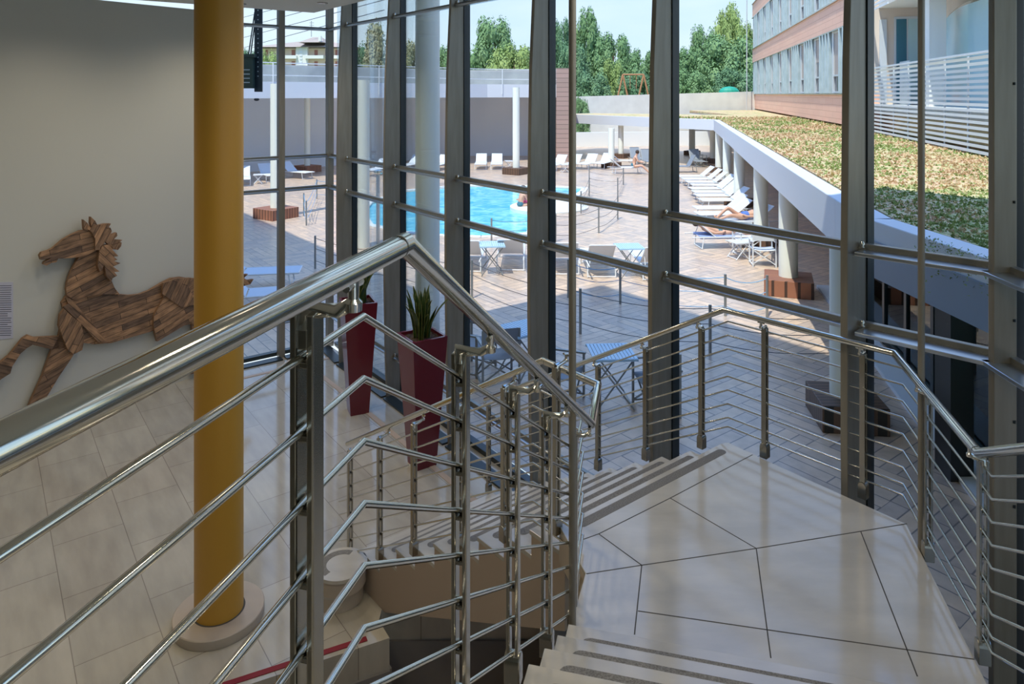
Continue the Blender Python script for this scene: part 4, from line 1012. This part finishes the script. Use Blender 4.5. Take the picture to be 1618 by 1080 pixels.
S = {'pelvis': ((0, 0, .46), .14), 'belly': ((.02, 0, .62), .12), 'chest': ((.10, 0, .86), .13), 'neck': ((.16, 0, 1.04), .055), 'head0': ((.19, 0, 1.11), .075), 'head1': ((.21, 0, 1.24), .08)}
for s, k in (('L', 1), ('R', -1)):
    S['sh'+s] = ((.12, k*.17, .95), .055); S['el'+s] = ((.26, k*.2, .72), .042); S['wr'+s] = ((.46, k*.12, .66), .03); S['ha'+s] = ((.54, k*.09, .68), .03)
    S['hip'+s] = ((.06, k*.10, .44), .09); S['kn'+s] = ((.46, k*.13, .48), .06); S['an'+s] = ((.82, k*.12, .12), .038); S['to'+s] = ((.96, k*.12, .05), .035)
g = G(1001, 275); person('sunbather sitting on the end of a white sunbed beyond the pool, reading', (g.x, g.y, 0), R(-10), S, [('swimwear', 'cloth_teal', 'pelvis', 'belly', .145, .10)])
g = G(822, 329); person('child with dark hair and teal swim shorts crouching at the pool edge', (g.x, g.y, -.28), R(40), {k: ((v[0][0]*.8, v[0][1]*.8, v[0][2]*.85), v[1]*.8) for k, v in S.items()}, [('swim_shorts', 'cloth_teal', 'pelvis', 'belly', .13, .10)])
g = G(832, 325); person('child in pink swimwear sitting on the pool edge', (g.x, g.y, -.28), R(200), {k: ((v[0][0]*.75, v[0][1]*.75, v[0][2]*.8), v[1]*.8) for k, v in S.items()}, [('swimsuit', 'cloth_pink', 'pelvis', 'chest', .125, .12)])
# ------------------------------------------------------------------ trees
def crown(seed, shape, n_leaf, leaf=1.0):
    random.seed(seed); mb = MB(); blobs = []
    nb = 34
    for i in range(nb):
        z = .10+.86*(i+random.random())/nb
        rr_ = {'round': math.sqrt(max(.02, 1-((z-.45)/.60)**2)), 'tall': math.sqrt(max(.02, 1-((z-.42)/.62)**2)), 'cone': (1-z)*.85+.10}[shape]
        a = i*2.4+random.uniform(-.5, .5); q = random.uniform(.45, .80)*rr_
        blobs.append((Vector((q*math.cos(a), q*math.sin(a), z)), random.uniform(.20, .34)*(.7+.3*rr_)))
    for c, r_ in blobs+[(Vector((0, 0, .3)), .45), (Vector((0, 0, .6)), .38)]:
        mb.ball(c, r_*.70, 4, (1, 1, .5))
    for i in range(n_leaf):
        c, r_ = random.choice(blobs)
        d_ = Vector((random.gauss(0, 1), random.gauss(0, 1), random.gauss(.15, 1))).normalized()
        p = c+Vector((d_.x, d_.y, d_.z*.55))*r_*random.uniform(.72, 1.22)
        nn = (d_+Vector((random.uniform(-.6, .6), random.uniform(-.6, .6), random.uniform(-.2, .8)))).normalized()
        x = nn.orthogonal().normalized(); y = nn.cross(x); s = leaf*random.uniform(.5, 1.3)*.034; a = random.uniform(0, PI)
        u_ = (x*math.cos(a)+y*math.sin(a))*s; v_ = (y*math.cos(a)-x*math.sin(a))*s*.7
        u_.z *= .6; v_.z *= .6
        mb.add([p-u_, p+v_, p+u_, p-v_], [(0, 1, 2, 3)])
    me = bpy.data.meshes.new('crown'); me.from_pydata(mb.v, [], mb.f); return me
SH = {'round': [crown(1, 'round', 11000), crown(2, 'round', 11000)], 'tall': [crown(3, 'tall', 9000), crown(4, 'tall', 9000)], 'cone': [crown(5, 'cone', 9000)]}
TM = {}
def tree(px, ytop, hw, Z, shape, m_, lab, k=0, zb=1.0):
    X = (px-HX)*Z/F; zt = H+(HY-ytop)*Z/F; rad = hw*Z/F
    key = (shape, k % len(SH[shape]), m_)
    if key not in TM:
        me = SH[shape][k % len(SH[shape])].copy(); me.materials.append(M[m_]); TM[key] = me
    t_ = empty('broadleaf_tree' if shape != 'cone' else 'conifer_tree', (X, Z, 0), random.uniform(0, 6), label=lab, cat='tree', group='trees beyond the walls')
    o = bpy.data.objects.new('crown', TM[key]); COL.objects.link(o); o.parent = t_
    sc = {'round': .92, 'tall': .92, 'cone': .92}[shape]
    o.scale = (rad/sc, rad/sc, (zt-zb)/1.08); o.location = (0, 0, zb-.05*(zt-zb))
    q = MB(); q.tube([(0, 0, 0), (.1, 0, zb+1), (0, .1, zb+(zt-zb)*.7)], [.35, .28, .1], 8); q.build('trunk', 'trunk', t_, smooth=True)
TL = [(592, 22, 42, 78, 'cone', 'leaf_olive', 'tall pale conifer seen between the two leftmost deep mullions'), (655, 48, 30, 86, 'tall', 'leaf_olive', 'brownish tree just left of the tall outside column'), (703, 58, 26, 84, 'round', 'leaf_mid', 'green tree just right of the tall outside column'),
 (781, 16, 44, 88, 'round', 'leaf_mid', 'large dark rounded tree behind the terrace'), (812, 58, 44, 76, 'round', 'leaf_bright', 'lighter lower tree in front of the large rounded tree'),
 (428, 72, 24, 62, 'round', 'leaf_bright', 'small bright green tree in front of the house'), (726, 70, 30, 92, 'round', 'leaf_deep', 'dark tree behind the terrace at the left of the large one'),
 (888, 14, 24, 96, 'tall', 'leaf_deep', 'dark slender tree left of the tallest pair'), (930, 0, 27, 100, 'tall', 'leaf_mid', 'tall slender tree beside the vertical rod'), (905, 60, 34, 90, 'round', 'leaf_deep', 'dark tree below the slender pair'),
 (968, 40, 36, 92, 'round', 'leaf_mid', 'rounded tree right of the tall slender tree'), (968, 88, 24, 80, 'round', 'leaf_bright', 'light green bush in front of the rounded tree'), (1015, 68, 30, 88, 'round', 'leaf_mid', 'tree left of the widest mullion'),
 (1048, 70, 34, 94, 'round', 'leaf_deep', 'dark tree hidden partly by the widest mullion'), (1085, 66, 32, 90, 'round', 'leaf_mid', 'tree just right of the widest mullion'), (1110, 32, 26, 98, 'round', 'leaf_mid', 'tree rising behind the broad near tree'),
 (1150, -8, 28, 104, 'tall', 'leaf_bright', 'tallest poplar beside the orange building'), (1150, 46, 52, 84, 'round', 'leaf_mid', 'broad near tree left of the orange building'), (1186, 22, 26, 98, 'round', 'leaf_bright', 'bright tree against the corner of the orange building'),
 (935, 108, 34, 74, 'round', 'leaf_deep', 'low dark shrub mass left of the wooden swing'), (1005, 106, 32, 76, 'round', 'leaf_deep', 'low dark shrub mass behind the wooden swing'), (1095, 104, 34, 74, 'round', 'leaf_mid', 'low shrub mass right of the widest mullion'), (1160, 100, 40, 76, 'round', 'leaf_deep', 'low shrub mass by the orange building'),
 (560, 60, 26, 96, 'round', 'leaf_deep', 'dark tree behind the pale conifer'), (392, 70, 22, 150, 'round', 'leaf_deep', 'distant dark tree at the left of the house'), (845, 90, 30, 84, 'round', 'leaf_mid', 'tree above the brown clad end wall')]
for i, a in enumerate(TL): tree(*a, k=i)
sb = G(916, 196, 1.8); bsh = MB(); o = bpy.data.objects.new('shrub', SH['round'][0].copy()); o.data.materials.append(M['leaf_mid']); COL.objects.link(o); o.location = (6.0, 62.0, 0); o.scale = (1.0, .9, 3.9); tag(o, 'dark green shrub beside the brown clad end wall', 'shrub')
# wooden swing and green play hut above the wall
q = MB(); Z = 70; a0, a1 = D(984, 148, Z), D(1017, 148, Z); 
for a in (a0, a1):
    for s in (-1, 1): q.tube([(a.x+s*.5, a.y, 4.05), (a.x, a.y, 6.3)], .09, 6)
q.tube([(a0.x, Z, 6.3), (a1.x, Z, 6.3)], .09, 6)
for k in (.35, .65): xx = a0.x+(a1.x-a0.x)*k; q.tube([(xx, Z, 6.3), (xx, Z, 4.9)], .03, 5)
mat('swing_wood', (.45, .22, .10), .7); tag(q.build('wooden_swing', 'swing_wood'), 'brown wooden swing frame above the concrete wall', 'swing')
struct(MB().box((12, 73.5, 2.05), (22, 7, 4.1)).build('raised_lawn', 'grass'), 'raised lawn behind the retaining wall')
g = D(1152, 145, 70.5); q = MB(); q.ball((g.x, g.y, 4.5), .8, 8, (1.3, 1, .8)); mat('play_green', (.02, .33, .22), .5); tag(q.build('play_hut', 'play_green'), 'green plastic play hut above the concrete wall', 'play hut')
q = MB(); g = D(1180, 175, 66); q.tube([(g.x, g.y, 2.8), (g.x, g.y, 16)], .05, 6); tag(q.build('flagpole', 'frame_alu'), 'thin pale pole standing before the orange building', 'pole')
# ------------------------------------------------------------------ house in the distance
hs = empty('apartment_house', (-47, 165, 0), label='cream apartment house with brown hipped roofs and white balconies', cat='building')
Z = 165; sc_ = Z/F
def HXW(px): return (px-HX)*sc_
def HZ(py): return H+(HY-py)*sc_
def hb(x0, x1, y0, y1, dy0, dy1, nm_, m_): a, b_ = HXW(x0), HXW(x1); return PP(MB().box(((a+b_)/2, Z+(dy0+dy1)/2, (HZ(y0)+HZ(y1))/2), (b_-a, abs(dy1-dy0), abs(HZ(y1)-HZ(y0)))), nm_, m_, hs)
hb(410, 560, 178.4, 76, 0, 12, 'wall', 'house_cream'); hb(470, 488, 178.4, 74, -1.2, 0, 'stair_tower', 'house_white')
for k in range(8): hb(476, 480, 76+k*5.2, 79+k*5.2, -1.3, -1.15, 'window', 'white_metal')
rf = MB(); x0, x1 = HXW(402), HXW(568); z0, z1 = HZ(75), HZ(63)
rf.add([(x0, Z-2, z0), (x1, Z-2, z0), (x1, Z+14, z0), (x0, Z+14, z0), (x0+8, Z+6, z1), (x1-8, Z+6, z1)], [(0, 1, 5, 4), (1, 2, 5), (2, 3, 4, 5), (3, 0, 4), (0, 3, 2, 1)]); PP(rf, 'roof', 'roof_tile', hs)
rf = MB(); x0, x1 = HXW(476), HXW(516); z0, z1 = HZ(68), HZ(57)
rf.add([(x0, Z-2.5, z0), (x1, Z-2.5, z0), (x1, Z+8, z0), (x0, Z+8, z0), ((x0+x1)/2-1, Z+3, z1), ((x0+x1)/2+1, Z+3, z1)], [(0, 1, 5, 4), (1, 2, 5), (2, 3, 4, 5), (3, 0, 4), (0, 3, 2, 1)]); PP(rf, 'roof', 'roof_tile', hs)
for (x0, x1) in ((450, 472), (485, 514), (524, 548)):
    for yb in (88, 105): hb(x0, x1, yb+5, yb, -1.8, 0, 'balcony', 'house_white')
for x0 in (461, 497, 514, 530, 418):
    for yb in (79, 97): hb(x0, x0+5, yb+9, yb, -.15, 0, 'shutter', 'shutter')
hb(508, 512, 66, 58, -2.7, -2, 'chimney', 'house_white')
q = MB(); q.bar((HXW(492), Z, HZ(58)), (HXW(492), Z, HZ(33)), .12, .12); 
for z_ in (36, 40): q.bar((HXW(489), Z, HZ(z_)), (HXW(496), Z, HZ(z_)), .1, .1)
PP(q, 'aerial', 'frame_grey', hs)
# ------------------------------------------------------------------ hanging mast with green box, left
mz = 13.6
t_ = empty('hanging_mast', D(408, 90, mz), label='dark perforated steel mast hanging outside with a green louvred box', cat='mast')
a = D(408.5, 145, mz); b_ = D(409, 0, mz)
q = MB(); q.bar((a.x-.05, a.y, a.z), (a.x-.05, a.y, 6.3), .03, .05, (1, 0, 0)); q.bar((a.x+.05, a.y, a.z), (a.x+.05, a.y, 6.3), .03, .05, (1, 0, 0))
q.bar((a.x, a.y, a.z), (a.x, a.y, 6.3), .02, .11, (1, 0, 0))
PP(q, 'mast_rail', 'navy_mast', t_); q = MB()
for k in range(18): q.box((a.x, a.y-.03, a.z+.3+k*.09), (.022, .004, .022))
PP(q, 'perforation', 'zinc', t_)
c = D(391, 114, mz); q = MB(); q.box((c.x, c.y, c.z), (.30, .3, .62)); q.box((c.x, c.y, c.z+.31), (.38, .36, .06)); bxm = PP(q, 'louvred_box', 'green_box', t_)
q = MB()
for k in range(4): q.box((c.x+.04, c.y-.155, c.z-.2+k*.08), (.12, .012, .018))
x = q.build('louvre', 'zinc'); x.parent = bxm
q = MB(); q.bar((c.x+.15, c.y, c.z-.12), (a.x, a.y, c.z-.12), .06, .04); q.tube([(c.x+.02, c.y, c.z+.33), (c.x+.14, c.y, c.z+1.15)], .012, 6); q.tube([(c.x+.06, c.y, c.z+.33), (c.x+.17, c.y, c.z+1.15)], .012, 6); PP(q, 'arm', 'navy_mast', t_)
struct(MB().bar((a.x, a.y-1.2, 6.36), (a.x, a.y+.2, 6.36), .3, .12).build('ceiling_bracket', 'mullion'), 'roof bracket carrying the hanging mast')
cb = MB()
for k in range(5):
    p0 = D(375, 14+k*16, 60); p1 = D(442, -4+k*16, 46); cb.tube([p0-(p1-p0)*1.5, p1+(p1-p0)*1.2], .02, 4)
tag(cb.build('overhead_wires', 'cable'), 'thin overhead wires crossing the sky at upper left', 'wires')
